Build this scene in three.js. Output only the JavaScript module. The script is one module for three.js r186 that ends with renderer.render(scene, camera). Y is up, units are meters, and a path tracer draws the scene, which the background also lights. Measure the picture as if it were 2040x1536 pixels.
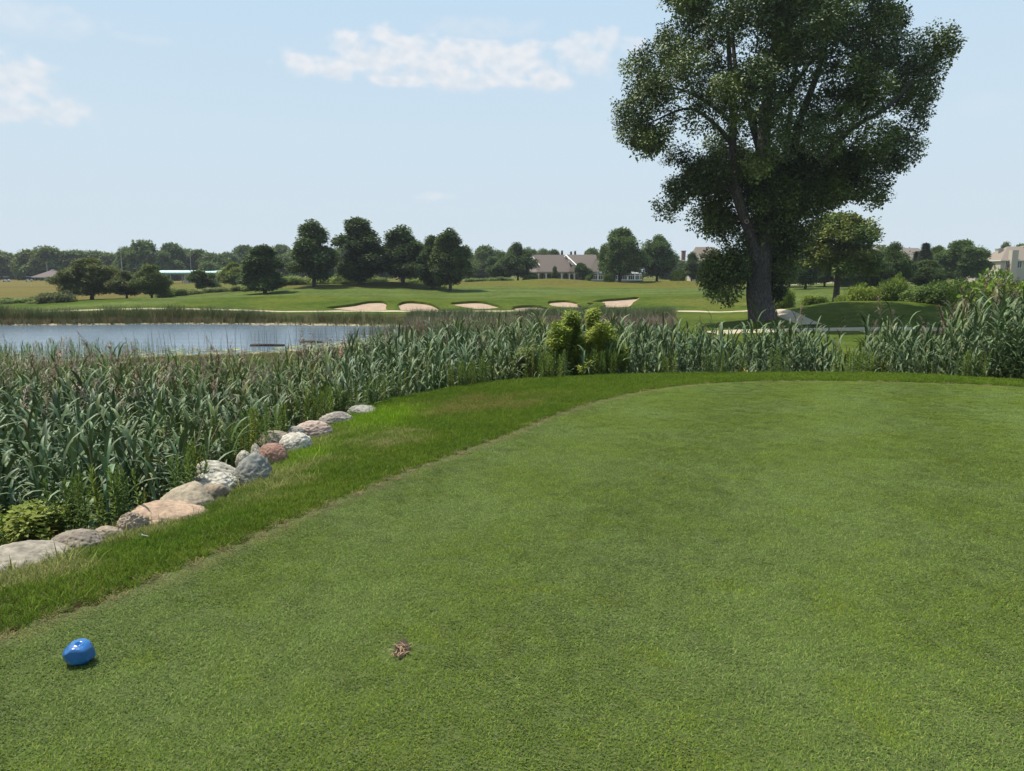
import * as THREE from 'three';
import { mergeGeometries, mergeVertices } from 'three/addons/utils/BufferGeometryUtils.js';
import { createNoise2D, createNoise3D } from 'simplex-noise';

// ---------------------------------------------------------------- camera, exposure, sun, sky
const scene = new THREE.Scene();
const EYE = 1.6, F = 1474, PITCH = Math.atan(220 / F);           // eye height over the tee; lens of a phone camera
const camera = new THREE.PerspectiveCamera(2 * Math.atan(768 / F) * 180 / Math.PI, 2040 / 1536, 0.1, 4000);
camera.position.set(0, EYE, 0);
camera.rotation.set(-PITCH, 0, 0);
const renderer = new THREE.WebGLRenderer({ antialias: true });
renderer.setSize(1024, 771);
renderer.toneMapping = THREE.LinearToneMapping;
const EXPOSURE = 1.36;
renderer.toneMappingExposure = EXPOSURE;
renderer.shadowMap.enabled = true;

const SUN_EL = 64 * Math.PI / 180, SUN_AZ = -66 * Math.PI / 180;  // azimuth from straight ahead, minus is to the left
const sunDir = new THREE.Vector3(Math.cos(SUN_EL) * Math.sin(SUN_AZ), Math.sin(SUN_EL), -Math.cos(SUN_EL) * Math.cos(SUN_AZ));
const sun = new THREE.DirectionalLight(new THREE.Color().setRGB(1, 0.94, 0.84), 5);
sun.position.copy(sunDir).multiplyScalar(300);
sun.castShadow = true;
Object.assign(sun.shadow.camera, { left: -160, right: 160, top: 160, bottom: -160, near: 1, far: 800 });
sun.shadow.mapSize.set(4096, 4096);
scene.add(sun, sun.target);

// ---------------------------------------------------------------- small tools
function rngOf(seed) { let s = seed | 0; return () => { s = (s + 0x6d2b79f5) | 0; let t = Math.imul(s ^ (s >>> 15), 1 | s); t = (t + Math.imul(t ^ (t >>> 7), 61 | t)) ^ t; return ((t ^ (t >>> 14)) >>> 0) / 4294967296; }; }
const R0 = rngOf(11);
const n2 = createNoise2D(rngOf(3)), n3 = createNoise3D(rngOf(5)), n2b = createNoise2D(rngOf(17));
const clamp = (x, a, b) => Math.max(a, Math.min(b, x)), lerp = (a, b, t) => a + (b - a) * t;
const sstep = (a, b, x) => { const t = clamp((x - a) / (b - a), 0, 1); return t * t * (3 - 2 * t); };
const fbm = (x, y, o = 4) => { let s = 0, a = 0.5, f = 1; for (let i = 0; i < o; i++) { s += a * n2(x * f + i * 17.3, y * f - i * 9.1); a *= 0.5; f *= 2.03; } return s; };
const fbm3 = (x, y, z, o = 4) => { let s = 0, a = 0.5, f = 1; for (let i = 0; i < o; i++) { s += a * n3(x * f, y * f + i * 7.7, z * f); a *= 0.5; f *= 2.05; } return s; };
const mixc = (a, b, t) => [lerp(a[0], b[0], t), lerp(a[1], b[1], t), lerp(a[2], b[2], t)];
const taken = new Map();
function numbered(name) { const n = taken.get(name) ?? 0; taken.set(name, n + 1); return n ? name + '_' + String(n).padStart(3, '0') : name; }
function shade(o) { o.traverse((m) => { if (m.isMesh) { m.castShadow = true; m.receiveShadow = true; } }); return o; }
function tag(o, label, category, group) { o.userData.label = label; o.userData.category = category; if (group) o.userData.group = group; return o; }
function put(o, name) { o.name = numbered(name); scene.add(shade(o)); return o; }
function structure(name, geo, mat) { const m = new THREE.Mesh(geo, mat); put(m, name); m.userData.kind = 'structure'; return m; }
function part(name, geo, mat, parent) { const m = new THREE.Mesh(geo, mat); m.name = name; parent.add(m); return m; }
const dirAt = (p, q) => new THREE.Vector3((p - 1020) / F, (768 - q) / F, -1).applyAxisAngle(new THREE.Vector3(1, 0, 0), -PITCH).normalize();
// survey: sideways place of a thing that stands d metres ahead, and height seen at a given row at that distance
const sideX = (p, d, y = -1) => (p - 1020) / F * (d * Math.cos(PITCH) + (EYE - y) * Math.sin(PITCH));
const riseY = (q, d) => EYE + d * Math.tan(Math.atan((768 - q) / F) - PITCH);
const std = (r, g, b, roughness = 0.9, more = {}) => new THREE.MeshStandardMaterial({ color: new THREE.Color().setRGB(r, g, b), roughness, ...more });

// ---------------------------------------------------------------- sky: hazy summer air with a few small cumulus
{
  const W = 4096, H = 2048, data = new Float32Array(W * H * 4), D = 180 / Math.PI;
  const azel = (p, q) => { const v = dirAt(p, q); return [Math.atan2(v.x, -v.z) * D, Math.asin(v.y) * D]; };
  const puffs = [];
  const puff = (p, q, rx, ry, k = 1, soft = 0) => { const [a, e] = azel(p, q); puffs.push([a, e, rx / F * D, ry / F * D, k, soft]); };
  puff(640, 138, 90, 26); puff(735, 105, 62, 46); puff(830, 128, 120, 50); puff(900, 105, 85, 44); puff(1000, 132, 110, 50); puff(930, 160, 190, 26); puff(1070, 160, 70, 24);
  puff(1165, 120, 60, 46, 0.8); puff(1210, 85, 30, 30, 0.7); puff(960, 66, 120, 22, 0.6, 1);
  puff(10, 145, 70, 36, 0.85); puff(30, 215, 100, 34, 0.9); puff(-60, 180, 110, 60); puff(20, 40, 120, 26, 0.75, 1); puff(862, 392, 34, 9, 0.5); puff(270, 78, 60, 9, 0.4, 1); puff(1985, 215, 50, 20, 0.25, 1); puff(1255, 95, 26, 24, 0.6);
  const rr = rngOf(77);
  for (let i = 0; i < 60; i++) {                                   // the same kind of clouds all round
    const a = 36 + rr() * 288, e = 8 + rr() * 30, k = 0.6 + rr() * 0.4, w = 2 + rr() * 4;
    for (let j = 0; j < 4; j++) puffs.push([((a + (rr() - 0.5) * 2.2 * w + 180) % 360) - 180, e + (rr() - 0.5) * 1.2, w * (0.4 + 0.5 * rr()), w * (0.16 + 0.16 * rr()), k, rr() < 0.3 ? 1 : 0]);
  }
  const AIR = 0.745;
  const hor = [0.650, 0.745, 0.815], mid = [0.605, 0.745, 0.855], high = [0.480, 0.680, 0.890], zen = [0.235, 0.455, 0.80], haze = [0.86, 0.87, 0.83];
  for (let row = 0; row < H; row++) {
    const up = ((row + 0.5) / H - 0.5) * Math.PI, el = up * D, y = Math.sin(up), cy = Math.cos(up);
    const near = el > 0 ? puffs.filter((p) => Math.abs(el - p[1]) < p[3] * 2.6) : [];
    const e = Math.max(0, el);
    let base = e < 10 ? mixc(hor, mid, e / 10) : e < 27 ? mixc(mid, high, (e - 10) / 17) : mixc(high, zen, clamp((e - 27) / 50, 0, 1));
    if (el < 0) base = [0.20, 0.24, 0.16];
    for (let col = 0; col < W; col++) {
      const ro = ((col + 0.5) / W - 0.5) * 2 * Math.PI, x = Math.cos(ro) * cy, z = Math.sin(ro) * cy;
      let c = base;
      if (el >= 0) {
        const g = Math.max(0, x * sunDir.x + y * sunDir.y + z * sunDir.z), low = 1 - e / 90;
        const side = Math.max(0, (x * Math.sin(SUN_AZ * 1.6) - z * Math.cos(SUN_AZ * 1.6)) / cy);   // hazier under the sun
        c = mixc(base, haze, clamp(0.62 * g ** 9 + 0.78 * low * Math.max(0, side - 0.45) / 0.55, 0, 0.85));
        if (near.length) {
          const az = Math.atan2(x, -z) * D;
          let d = -9, k = 0, soft = 0, low2 = 0;
          for (const p of near) {
            let da = az - p[0]; if (da > 180) da -= 360; if (da < -180) da += 360;
            if (Math.abs(da) > p[2] * 1.8) continue;
            const dy = (el - p[1]) / p[3], v = 1 - (da / p[2]) ** 2 - dy * dy * (dy < 0 ? 2.4 : 1);
            if (v > d) { d = v; k = p[4]; soft = p[5]; low2 = dy; }
          }
          if (d > -2.2) {
            const u = az * 0.30, w = el * 0.50, f = fbm(u + 5, w, 7) * 1.45 + (soft ? 0 : 0.25 * Math.abs(fbm(u * 3, w * 3 + 9, 3)));
            const a = sstep(soft ? -0.8 : -0.42, soft ? 1.4 : 1.0, d * 0.9 + f) * k * (soft ? 0.5 : 0.92);
            if (a > 0) {
              const lit = clamp(0.62 + 0.30 * low2 + 0.7 * fbm(u * 2.2 + 0.12, w * 2.2 + 31, 4), 0, 1);
              c = mixc(c, mixc([0.66, 0.735, 0.82], [0.85, 0.865, 0.895], lit), a);
            }
          }
        }
      }
      const o = (row * W + col) * 4; data[o] = c[0] * AIR; data[o + 1] = c[1] * AIR; data[o + 2] = c[2] * AIR; data[o + 3] = 1;
    }
  }
  const sky = new THREE.DataTexture(data, W, H, THREE.RGBAFormat, THREE.FloatType);
  sky.mapping = THREE.EquirectangularReflectionMapping; sky.magFilter = THREE.LinearFilter; sky.needsUpdate = true;
  scene.background = sky; scene.environment = sky;
}
// ---------------------------------------------------------------- the lie of the land (x to the right, d ahead of the tee, heights in metres; tee = 0)
const smooth = (pts, n) => new THREE.CatmullRomCurve3(pts.map(([x, d]) => new THREE.Vector3(x, 0, d)), true, 'centripetal').getSpacedPoints(n).slice(0, n).map((v) => [v.x, v.z]);
const TEE = smooth([[-2.29, 3.11], [-1.97, 3.58], [-1.76, 3.99], [-1.5, 4.61], [-1.18, 5.28], [-0.73, 6.16], [-0.2, 7.07], [0.46, 8.31], [1.17, 9.44], [2.4, 10.62], [3.66, 11.1], [5.19, 11.13], [6.56, 10.87], [7.37, 10.52], [9, 9.3], [10.5, 7], [11, 2], [10, -4], [6, -7], [0, -7], [-3.6, -4], [-3.8, 0], [-2.95, 2]], 220);
const PAD = smooth([[-3.22, 4.43], [-3.03, 4.74], [-2.77, 5.03], [-2.59, 5.48], [-2.42, 6.15], [-2.36, 6.93], [-2.3, 8.29], [-1.91, 9.89], [-0.89, 10.8], [0, 11.4], [1.81, 12.05], [4.04, 12.32], [6.5, 12.19], [7.97, 11.41], [9.7, 10.3], [11.9, 7.4], [12.6, 2], [11.5, -5], [6, -8.3], [-1, -8.3], [-5.2, -5], [-5.4, 0], [-4.3, 3]], 220);
const POND = smooth([[-130, 46], [-60, 45.5], [-33, 46.5], [-27, 41], [-21, 44.5], [-14.5, 47], [-10, 55], [-8.2, 64], [-9.5, 69.5], [-18, 71.5], [-31, 73.8], [-50, 71.8], [-80, 72], [-130, 76]], 240);
function inside(P, x, d) { let c = false; for (let i = 0, j = P.length - 1; i < P.length; j = i++) { const [xi, yi] = P[i], [xj, yj] = P[j]; if ((yi > d) !== (yj > d) && x < (xj - xi) * (d - yi) / (yj - yi) + xi) c = !c; } return c; }
function edge(P, x, d) { let m = 1e9; for (let i = 0, j = P.length - 1; i < P.length; j = i++) { const ax = P[j][0], ad = P[j][1], bx = P[i][0] - ax, bd = P[i][1] - ad, t = clamp(((x - ax) * bx + (d - ad) * bd) / (bx * bx + bd * bd), 0, 1), ex = x - ax - bx * t, ed = d - ad - bd * t; m = Math.min(m, ex * ex + ed * ed); } return Math.sqrt(m); }
const signed = (P, x, d) => (inside(P, x, d) ? -1 : 1) * edge(P, x, d);   // minus inside
const WATER = -3.2;
// height profiles along eight lines of sight: [sideways slope u = x / d, [d, h] ...]
const LINES = [
  [-0.70, [[0, -2], [14, -2.2], [30, -2.6], [44, -3.05], [74, -3.1], [80, -2.9], [105, -2.9], [130, -2.7], [200, -2.0], [280, -0.7], [420, -0.4], [900, 0]]],
  [-0.49, [[0, -2], [14, -2.2], [30, -2.6], [44, -3.05], [75, -3.1], [80, -2.9], [97, -2.3], [110, -1.75], [120, -2.1], [150, -2.3], [200, -2.0], [280, -0.7], [420, -0.4], [900, 0]]],
  [-0.27, [[0, -2], [14, -2.2], [30, -2.6], [44, -3.0], [74, -3.1], [80, -2.95], [97, -2.9], [106, -2.05], [116, -1.3], [130, -0.35], [150, -0.4], [200, -0.5], [280, -0.6], [420, -0.4], [900, 0]]],
  [-0.08, [[0, -2], [14, -2.1], [30, -2.6], [44, -2.95], [74, -3.05], [80, -2.95], [97, -2.9], [105, -2.1], [120, -1.65], [135, -0.9], [155, -0.2], [200, 0], [280, 0], [420, 0], [900, 0]]],
  [0.095, [[0, -2], [14, -2.0], [30, -2.5], [50, -2.85], [85, -2.95], [98, -2.7], [108, -1.85], [125, -1.5], [150, -0.7], [170, -0.1], [200, 0], [280, 0], [900, 0]]],
  [0.26, [[0, -1.9], [14, -1.9], [30, -1.95], [56, -1.95], [72, -2.2], [93, -2.9], [105, -2.1], [120, -1.4], [150, -0.85], [200, -0.4], [280, 0], [900, 0]]],
  [0.46, [[0, -1.9], [14, -1.9], [30, -1.9], [49.5, -1.9], [54, -1.2], [60, -0.52], [70, -1.1], [85, -1.5], [100, -0.95], [150, -0.35], [200, 0], [280, 0], [900, 0]]],
  [0.70, [[0, -1.9], [14, -1.9], [30, -1.9], [49.5, -1.9], [55, -1.2], [64, -0.75], [85, -1.2], [100, -0.8], [150, -0.3], [200, 0], [280, 0], [900, 0]]],
];
const along = (L, d) => { let i = 1; while (i < L.length - 1 && L[i][0] < d) i++; const [a, b] = [L[i - 1], L[i]]; return lerp(a[1], b[1], clamp((d - a[0]) / (b[0] - a[0]), 0, 1)); };
const alongSoft = (L, d) => { const w = 0.03 * d + 0.5; return (along(L, d - w) + 2 * along(L, d - w / 2) + 2 * along(L, d) + 2 * along(L, d + w / 2) + along(L, d + w)) / 8; };
const MOUNDS = [[-22.5, 141, 9, 5, 0.95], [-33, 134, 6, 4, 0.35], [9.5, 166, 9, 6, 1.05], [-3, 160, 8, 6, 0.5], [37, 168, 12, 7, 0.75], [52, 172, 14, 8, 0.6], [31, 63, 9, 5, 0.12], [46, 66, 8, 4, 0.1], [12, 112, 5, 4, 0.25], [-14, 110, 6, 4, 0.25], [70, 150, 16, 10, 0.5]];
function landBase(x, d) {
  const dd = Math.max(d, 1), u = clamp(x / dd, -0.7, 0.7);
  let i = 1; while (i < LINES.length - 1 && LINES[i][0] < u) i++;
  const a = LINES[i - 1], b = LINES[i], t = sstep(0, 1, (u - a[0]) / (b[0] - a[0]));
  let h = lerp(alongSoft(a[1], dd), alongSoft(b[1], dd), t);
  for (const [mx, md, rx, rd, k] of MOUNDS) { const e = ((x - mx) / rx) ** 2 + ((d - md) / rd) ** 2; if (e < 9) h += k * Math.exp(-e); }
  if (d > 12) h += 0.05 * fbm(x * 0.12, d * 0.12, 3) * sstep(12, 40, d) + (d > 75 ? 0.10 * fbm(x * 0.045 + 4, d * 0.045, 2) : 0);
  if (x < 5 && d > 30 && d < 90) {                                   // the pond's bed and its low banks
    const s = signed(POND, x, d);
    if (s < 0) h = lerp(WATER - 0.02, WATER - 0.9, sstep(0, 4, -s)); else h = lerp(Math.max(WATER + 0.06, h - 0.3), h, sstep(0, 5, s));
  }
  return h;
}
// walk a line of sight until it meets the land: where a mark on the far slope lies
function meets(p, q, from = 30) { for (let d = from; d < 400; d += 0.1) { const y = riseY(q, d), x = sideX(p, d, y); if (landBase(x, d) >= y) return [x, d]; } return [sideX(p, 150), 150]; }
// five sand bunkers cut into the slope: outlines surveyed on the slope
const near = (b, x, d) => x > b.x0 - 1 && x < b.x1 + 1 && d > b.d0 - 1 && d < b.d1 + 1 && signed(b.P, x, d) < 0.55;
const BUNKERS = [
  [[652, 612], [700, 606], [736, 600], [762, 600], [772, 610], [768, 618], [720, 620], [680, 617]],
  [[798, 603], [815, 600], [845, 602], [870, 610], [876, 619], [840, 620], [800, 618]],
  [[898, 604], [920, 601], [955, 600], [985, 606], [1000, 612], [960, 616], [925, 612]],
  [[1022, 611], [1060, 608], [1090, 611], [1085, 618], [1040, 619]],
  [[1095, 600], [1125, 598], [1160, 603], [1182, 603], [1160, 612], [1110, 611]],
  [[1170, 604], [1200, 597], [1240, 594], [1272, 592], [1262, 602], [1245, 612], [1200, 612]],
].map((o) => { const P = smooth(o.map(([p, q]) => meets(p, q, 92)), 60); return { P, x0: Math.min(...P.map((v) => v[0])), x1: Math.max(...P.map((v) => v[0])), d0: Math.min(...P.map((v) => v[1])), d1: Math.max(...P.map((v) => v[1])) }; });
function bunkerDepth(x, d) {
  for (const b of BUNKERS) if (x > b.x0 && x < b.x1 && d > b.d0 && d < b.d1 && inside(b.P, x, d)) {
    let f = 1e9; for (let k = 0; k < b.P.length; k++) { const [ax, ad] = b.P[k], [bx, bd] = b.P[(k + 1) % b.P.length]; if ((ax - x) * (bx - x) <= 0 && ax !== bx) f = Math.min(f, ad + (bd - ad) * (x - ax) / (bx - ax)); }
    return 0.05 + 0.27 * clamp((d - f) / 2.2, 0, 1);
  }
  return 0;
}
function land(x, d) {
  if (x > -14 && x < 20 && d > -20 && d < 24) {
    const p = signed(PAD, x, d);
    if (p < 0) {
      const t = signed(TEE, x, d);
      if (t <= 0) return 0.01 * fbm(x * 0.3, d * 0.3, 2);
      const k = t / (t - p);
      return -lerp(0.05, 0.24, sstep(11.6, 9.5, d)) * k ** 1.5 + 0.012 * fbm(x, d, 2);
    }
    const b = d > 1 ? landBase(x, d) : -1.6, e = -lerp(0.05, 0.24, sstep(11.6, 9.5, d));
    return lerp(e, b, sstep(0.1, 3.0, p)) + 0.04 * fbm(x * 1.2, d * 1.2, 2) * sstep(0, 1, p);
  }
  return d > 90 && d < 130 ? landBase(x, d) - (BUNKERS.some((b) => near(b, x, d)) ? 0.62 : 0) : landBase(x, d);
}
// one sheet of ground, finer near the tee and on the bunker slope, out to the horizon
const steps = (from, to, stepAt) => { const a = [from]; while (a[a.length - 1] < to) a.push(a[a.length - 1] + stepAt(a[a.length - 1])); return a; };
const half = steps(0, 900, (x) => (x < 4 ? 0.14 : x < 60 ? 0.14 + 0.0125 * (x - 4) : x < 130 ? 0.85 + (x - 60) * 0.03 : 3 + (x - 130) * 0.25));
const XS = [...half.slice(1).map((x) => -x).reverse(), ...half];
const DS = [...steps(0, 60, (x) => 1 + x * 0.4).slice(1).map((x) => -x).reverse(), ...steps(0, 1300, (d) => (d < 15 ? 0.14 : d < 92 ? 0.7 : d < 122 ? 0.33 : d < 180 ? 1.1 : 1.1 + (d - 180) * 0.06))];
const NX = XS.length, ND = DS.length, HT = new Float32Array(NX * ND);
for (let j = 0; j < ND; j++) for (let i = 0; i < NX; i++) HT[j * NX + i] = land(XS[i], DS[j]);
const find = (A, v) => { let a = 0, b = A.length - 2; while (a < b) { const m = (a + b + 1) >> 1; if (A[m] <= v) a = m; else b = m - 1; } return a; };
function groundAt(x, d) {                                            // height of the built sheet itself
  const i = find(XS, x), j = find(DS, d), s = clamp((x - XS[i]) / (XS[i + 1] - XS[i]), 0, 1), t = clamp((d - DS[j]) / (DS[j + 1] - DS[j]), 0, 1), o = j * NX + i;
  const a = HT[o], b = HT[o + 1], c = HT[o + NX], e = HT[o + NX + 1];
  return s + t <= 1 ? a + (b - a) * s + (c - a) * t : e + (c - e) * (1 - s) + (b - e) * (1 - t);
}
// colours of the ground's cover (albedo): mown fairway with stripes, rough, meadow, mud
const MAPX = 120, MAPD0 = -20, MAPD1 = 220;
const C = { fairway: [0.066, 0.110, 0.028], fairway2: [0.086, 0.128, 0.040], rough: [0.082, 0.108, 0.020], slope: [0.052, 0.096, 0.014], olive: [0.112, 0.118, 0.036], meadow: [0.120, 0.108, 0.044], mud: [0.045, 0.038, 0.022], shore: [0.30, 0.27, 0.18], rightGrass: [0.056, 0.100, 0.016], dry: [0.15, 0.135, 0.06] };
function cover(x, d) {
  const u = x / Math.max(d, 1) + 0.03 * n2(x * 0.06, d * 0.06), m = fbm(x * 0.09, d * 0.09, 4), f = fbm(x * 0.7, d * 0.7, 3), g = fbm(x * 2.6, d * 2.6, 2);
  let c = mixc(C.rough, C.olive, clamp(0.35 + m * 0.9, 0, 1));
  if (d < 92 && u < 0.2) c = mixc(C.mud, C.slope, clamp(0.25 + f, 0, 0.6));
  if (u >= 0.2 && d < 100) { const stripe = Math.sin((x * 0.6 + d * 0.8) * 1.25) > 0 ? 0.25 : 0; c = mixc(C.rightGrass, C.rough, clamp(0.2 + stripe * 0.5 + m * 0.8, 0, 1)); if (d < 24) c = mixc(C.mud, c, sstep(18, 26, d)); }
  if (d > 88 && u < 0.34) {
    const front = sstep(-0.32, -0.55, u) * -18 + 112 + 8 * sstep(-0.2, 0.3, u) + 2.5 * Math.sin(x * 0.11), back = 128 + 14 * sstep(-0.25, 0.0, u) + 6 * sstep(0, 0.3, u) + 2 * Math.sin(x * 0.09 + 2);
    c = mixc(C.slope, C.rough, clamp(0.3 + m * 0.8, 0, 1));
    const k = sstep(front - 1.2, front + 1.2, d) * (1 - sstep(back - 2, back + 2, d)), s = Math.sin((d * 0.9 - x * 0.25) * 0.8);
    c = mixc(c, mixc(C.fairway, C.fairway2, clamp(0.5 + 0.6 * s + 0.4 * f, 0, 1)), k);
    c = mixc(c, mixc(C.olive, C.rough, clamp(0.4 + m, 0, 1)), sstep(back, back + 4, d));
    if (u > 0.2) c = mixc(c, C.olive, 0.55 * sstep(0.2, 0.26, u) * sstep(95, 100, d) * (1 - sstep(110, 116, d)) * (0.6 + f));
  }
  if (u < -0.5 && d > 104) { c = mixc(C.meadow, C.olive, clamp(0.4 + m, 0, 1)); if (d < 124) c = mixc(C.slope, c, sstep(118, 124, d)); }
  if (u >= 0.34 && d > 92) { const s = Math.sin((d * 0.8 + x * 0.2) * 0.9); c = mixc(mixc(C.fairway, C.fairway2, clamp(0.5 + 0.5 * s + f, 0, 1)), C.rough, sstep(150, 160, d)); }
  const k = 1 + 0.36 * f + 0.45 * g + 0.26 * m;
  return [0.90 * c[0] * k * (1 + 0.1 * g), 0.78 * c[1] * k, 0.60 * c[2] * k];
}
{
  const memo = {}, S = 2048, data = new Uint8Array(S * S * 4), enc = (v) => Math.round(255 * clamp(v <= 0.0031308 ? v * 12.92 : 1.055 * v ** (1 / 2.4) - 0.055, 0, 1));
  for (let j = 0; j < S; j++) for (let i = 0; i < S; i++) {
    const x = (i / S * 2 - 1) * MAPX, d = lerp(MAPD0, MAPD1, j / S);
    let c = cover(x, d);
    if (d > 30 && d < 90 && x < 6) { const s = signed2(x, d); if (s < 3) c = mixc(C.shore, c, clamp(Math.abs(s + 0.2) / 2.2 + 0.5 * n2(x * 1.5, d * 1.5), 0, 1)); }
    const o = (j * S + i) * 4; data[o] = enc(c[0]); data[o + 1] = enc(c[1]); data[o + 2] = enc(c[2]); data[o + 3] = 255;
  }
  function signed2(x, d) { if (d < 38 || d > 80 || x > -4) return 9; const i = Math.round((x + 130) * 2), j = Math.round((d - 38) * 2), k = i * 100 + j; if (!(k in memo)) memo[k] = signed(POND, x, d); return memo[k]; }

  const map = new THREE.DataTexture(data, S, S); map.colorSpace = THREE.SRGBColorSpace; map.magFilter = THREE.LinearFilter; map.needsUpdate = true;
  const pos = new Float32Array(NX * ND * 3), uv = new Float32Array(NX * ND * 2), idx = [];
  for (let j = 0; j < ND; j++) for (let i = 0; i < NX; i++) {
    const o = j * NX + i; pos[o * 3] = XS[i]; pos[o * 3 + 1] = HT[o]; pos[o * 3 + 2] = -DS[j];
    uv[o * 2] = (XS[i] / MAPX + 1) / 2; uv[o * 2 + 1] = (DS[j] - MAPD0) / (MAPD1 - MAPD0);
    if (i < NX - 1 && j < ND - 1) idx.push(o, o + 1, o + NX, o + 1, o + NX + 1, o + NX);
  }
  const g = new THREE.BufferGeometry();
  g.setAttribute('position', new THREE.BufferAttribute(pos, 3)); g.setAttribute('uv', new THREE.BufferAttribute(uv, 2)); g.setIndex(idx); g.computeVertexNormals();
  var grassMat = new THREE.MeshPhysicalMaterial({ map, roughness: 1, specularIntensity: 0.08, side: THREE.DoubleSide });
  structure('ground', g, grassMat);
}
// a sheet laid over the ground inside an outline
function drape(P, cell, lift, heightAt) {
  const x0 = Math.min(...P.map((v) => v[0])), x1 = Math.max(...P.map((v) => v[0])), d0 = Math.min(...P.map((v) => v[1])), d1 = Math.max(...P.map((v) => v[1]));
  const shape = [], pts = [], nx = Math.ceil((x1 - x0) / cell), nd = Math.ceil((d1 - d0) / cell), id = new Map(), pos = [], uv = [], idx = [];
  const at = (i, j) => { const k = i * 10000 + j; if (!id.has(k)) { const x = x0 + i * cell, d = d0 + j * cell; id.set(k, pos.length / 3); pos.push(x, heightAt(x, d) + lift, -d); uv.push(x, d); } return id.get(k); };
  for (let i = 0; i < nx; i++) for (let j = 0; j < nd; j++) if (inside(P, x0 + (i + 0.5) * cell, d0 + (j + 0.5) * cell)) { const a = at(i, j), b = at(i + 1, j), c = at(i, j + 1), e = at(i + 1, j + 1); idx.push(a, b, c, b, e, c); }
  const g = new THREE.BufferGeometry();
  g.setAttribute('position', new THREE.Float32BufferAttribute(pos, 3)); g.setAttribute('uv', new THREE.Float32BufferAttribute(uv, 2)); g.setIndex(idx); g.computeVertexNormals();
  return g;
}
function noiseMap(S, fn) { const data = new Uint8Array(S * S * 4); for (let j = 0; j < S; j++) for (let i = 0; i < S; i++) { const c = fn(i / S, j / S), o = (j * S + i) * 4; for (let k = 0; k < 3; k++) data[o + k] = clamp(Math.round(c[k] * 255), 0, 255); data[o + 3] = 255; } const t = new THREE.DataTexture(data, S, S); t.magFilter = THREE.LinearFilter; t.wrapS = t.wrapT = THREE.RepeatWrapping; t.needsUpdate = true; return t; }
const sandMap = noiseMap(512, (u, v) => { const k = 0.86 + 0.20 * fbm(u * 6, v * 6, 4) + 0.10 * n2(u * 90, v * 90) + 0.05 * Math.sin(v * 120 + 3 * fbm(u * 5, v * 5)); return [k, k * 0.98, k * 0.95]; });
sandMap.repeat.set(0.1, 0.1);
const sandMat = new THREE.MeshStandardMaterial({ color: new THREE.Color().setRGB(0.36, 0.262, 0.185), map: sandMap, roughness: 1 });
BUNKERS.forEach((b) => {
  // the sand runs a little under the turf; a collar of turf with an earthy lip closes over its edge
  const wide = smooth(b.P.filter((_, i) => i % 3 === 0), 60), cx = (b.x0 + b.x1) / 2, cd = (b.d0 + b.d1) / 2, grown = wide.map(([x, d]) => { const q = Math.hypot(x - cx, d - cd); return [x + (x - cx) / q * 0.12, d + (d - cd) / q * 0.12]; });
  structure('sand_bunker', drape(grown, 0.16, 0, (x, d) => { let k = bunkerDepth(x, d); if (!k) { const q = Math.hypot(x - cx, d - cd); k = bunkerDepth(x - (x - cx) / q * 0.4, d - (d - cd) / q * 0.4); } return landBase(x, d) - Math.max(0.05, k); }), sandMat);
  const P = smooth(b.P, 160), pos = [], uv = [], idx = [], n = P.length, OFF = [[-0.03, -0.30], [0, -0.02], [0.03, 0.03], [0.35, 0.035], [0.9, 0.03], [1.5, -0.05]];
  P.forEach(([x, d], i) => {
    const a = P[(i + n - 1) % n], e = P[(i + 1) % n], tx = e[0] - a[0], td = e[1] - a[1], q = Math.hypot(tx, td), s = inside(b.P, x + td / q * 0.3, d - tx / q * 0.3) ? -1 : 1;
    const back = sstep(-0.4, 0.5, -s * tx / q);                               // the lip stands only where the slope is cut, not along the low front
    OFF.forEach(([o, h], k) => { const X = x + s * td / q * o, Dd = d - s * tx / q * o + 0.02 * n2(x * 6, d * 6), Y = landBase(X, Dd) + (k === 0 ? lerp(-0.14, h, back) : h) ; pos.push(X, Y, -Dd); uv.push((X / MAPX + 1) / 2, (Dd - MAPD0) / (MAPD1 - MAPD0)); });
    const r0 = i * 6, r1 = ((i + 1) % n) * 6; for (let k = 0; k < 5; k++) idx.push(r0 + k, r0 + k + 1, r1 + k, r0 + k + 1, r1 + k + 1, r1 + k);
  });
  const g = new THREE.BufferGeometry(); g.setAttribute('position', new THREE.Float32BufferAttribute(pos, 3)); g.setAttribute('uv', new THREE.Float32BufferAttribute(uv, 2)); g.setIndex(idx); g.computeVertexNormals();
  structure('bunker_lip', g, grassMat);
});
// pond
const rippleMap = noiseMap(1024, (u, v) => { const t = 6.28318; const X = Math.cos(u * t) * 2.2, Y = Math.sin(u * t) * 2.2, k = 0.5 + 0.35 * n3(X * 2, Y * 2, Math.sin(v * t) * 9) + 0.2 * n3(X * 5, Y * 5, Math.sin(v * t) * 24); return [k, k, k]; });
rippleMap.repeat.set(0.16, 0.16);
{
  const big = POND.map(([x, d]) => [x, d]), sh = new THREE.Shape(big.map(([x, d]) => new THREE.Vector2(x, d))), g = new THREE.ShapeGeometry(sh);
  const p = g.attributes.position; for (let i = 0; i < p.count; i++) p.setXYZ(i, p.getX(i) * 1, WATER, -p.getY(i));
  const uv = g.attributes.uv; for (let i = 0; i < p.count; i++) uv.setXY(i, p.getX(i), p.getZ(i));
  g.computeVertexNormals();
  structure('pond_water', g, new THREE.MeshPhysicalMaterial({ color: new THREE.Color().setRGB(0.10, 0.14, 0.18), roughness: 0.16, ior: 1.33, bumpMap: rippleMap, bumpScale: 0.007 }));
}
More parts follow.
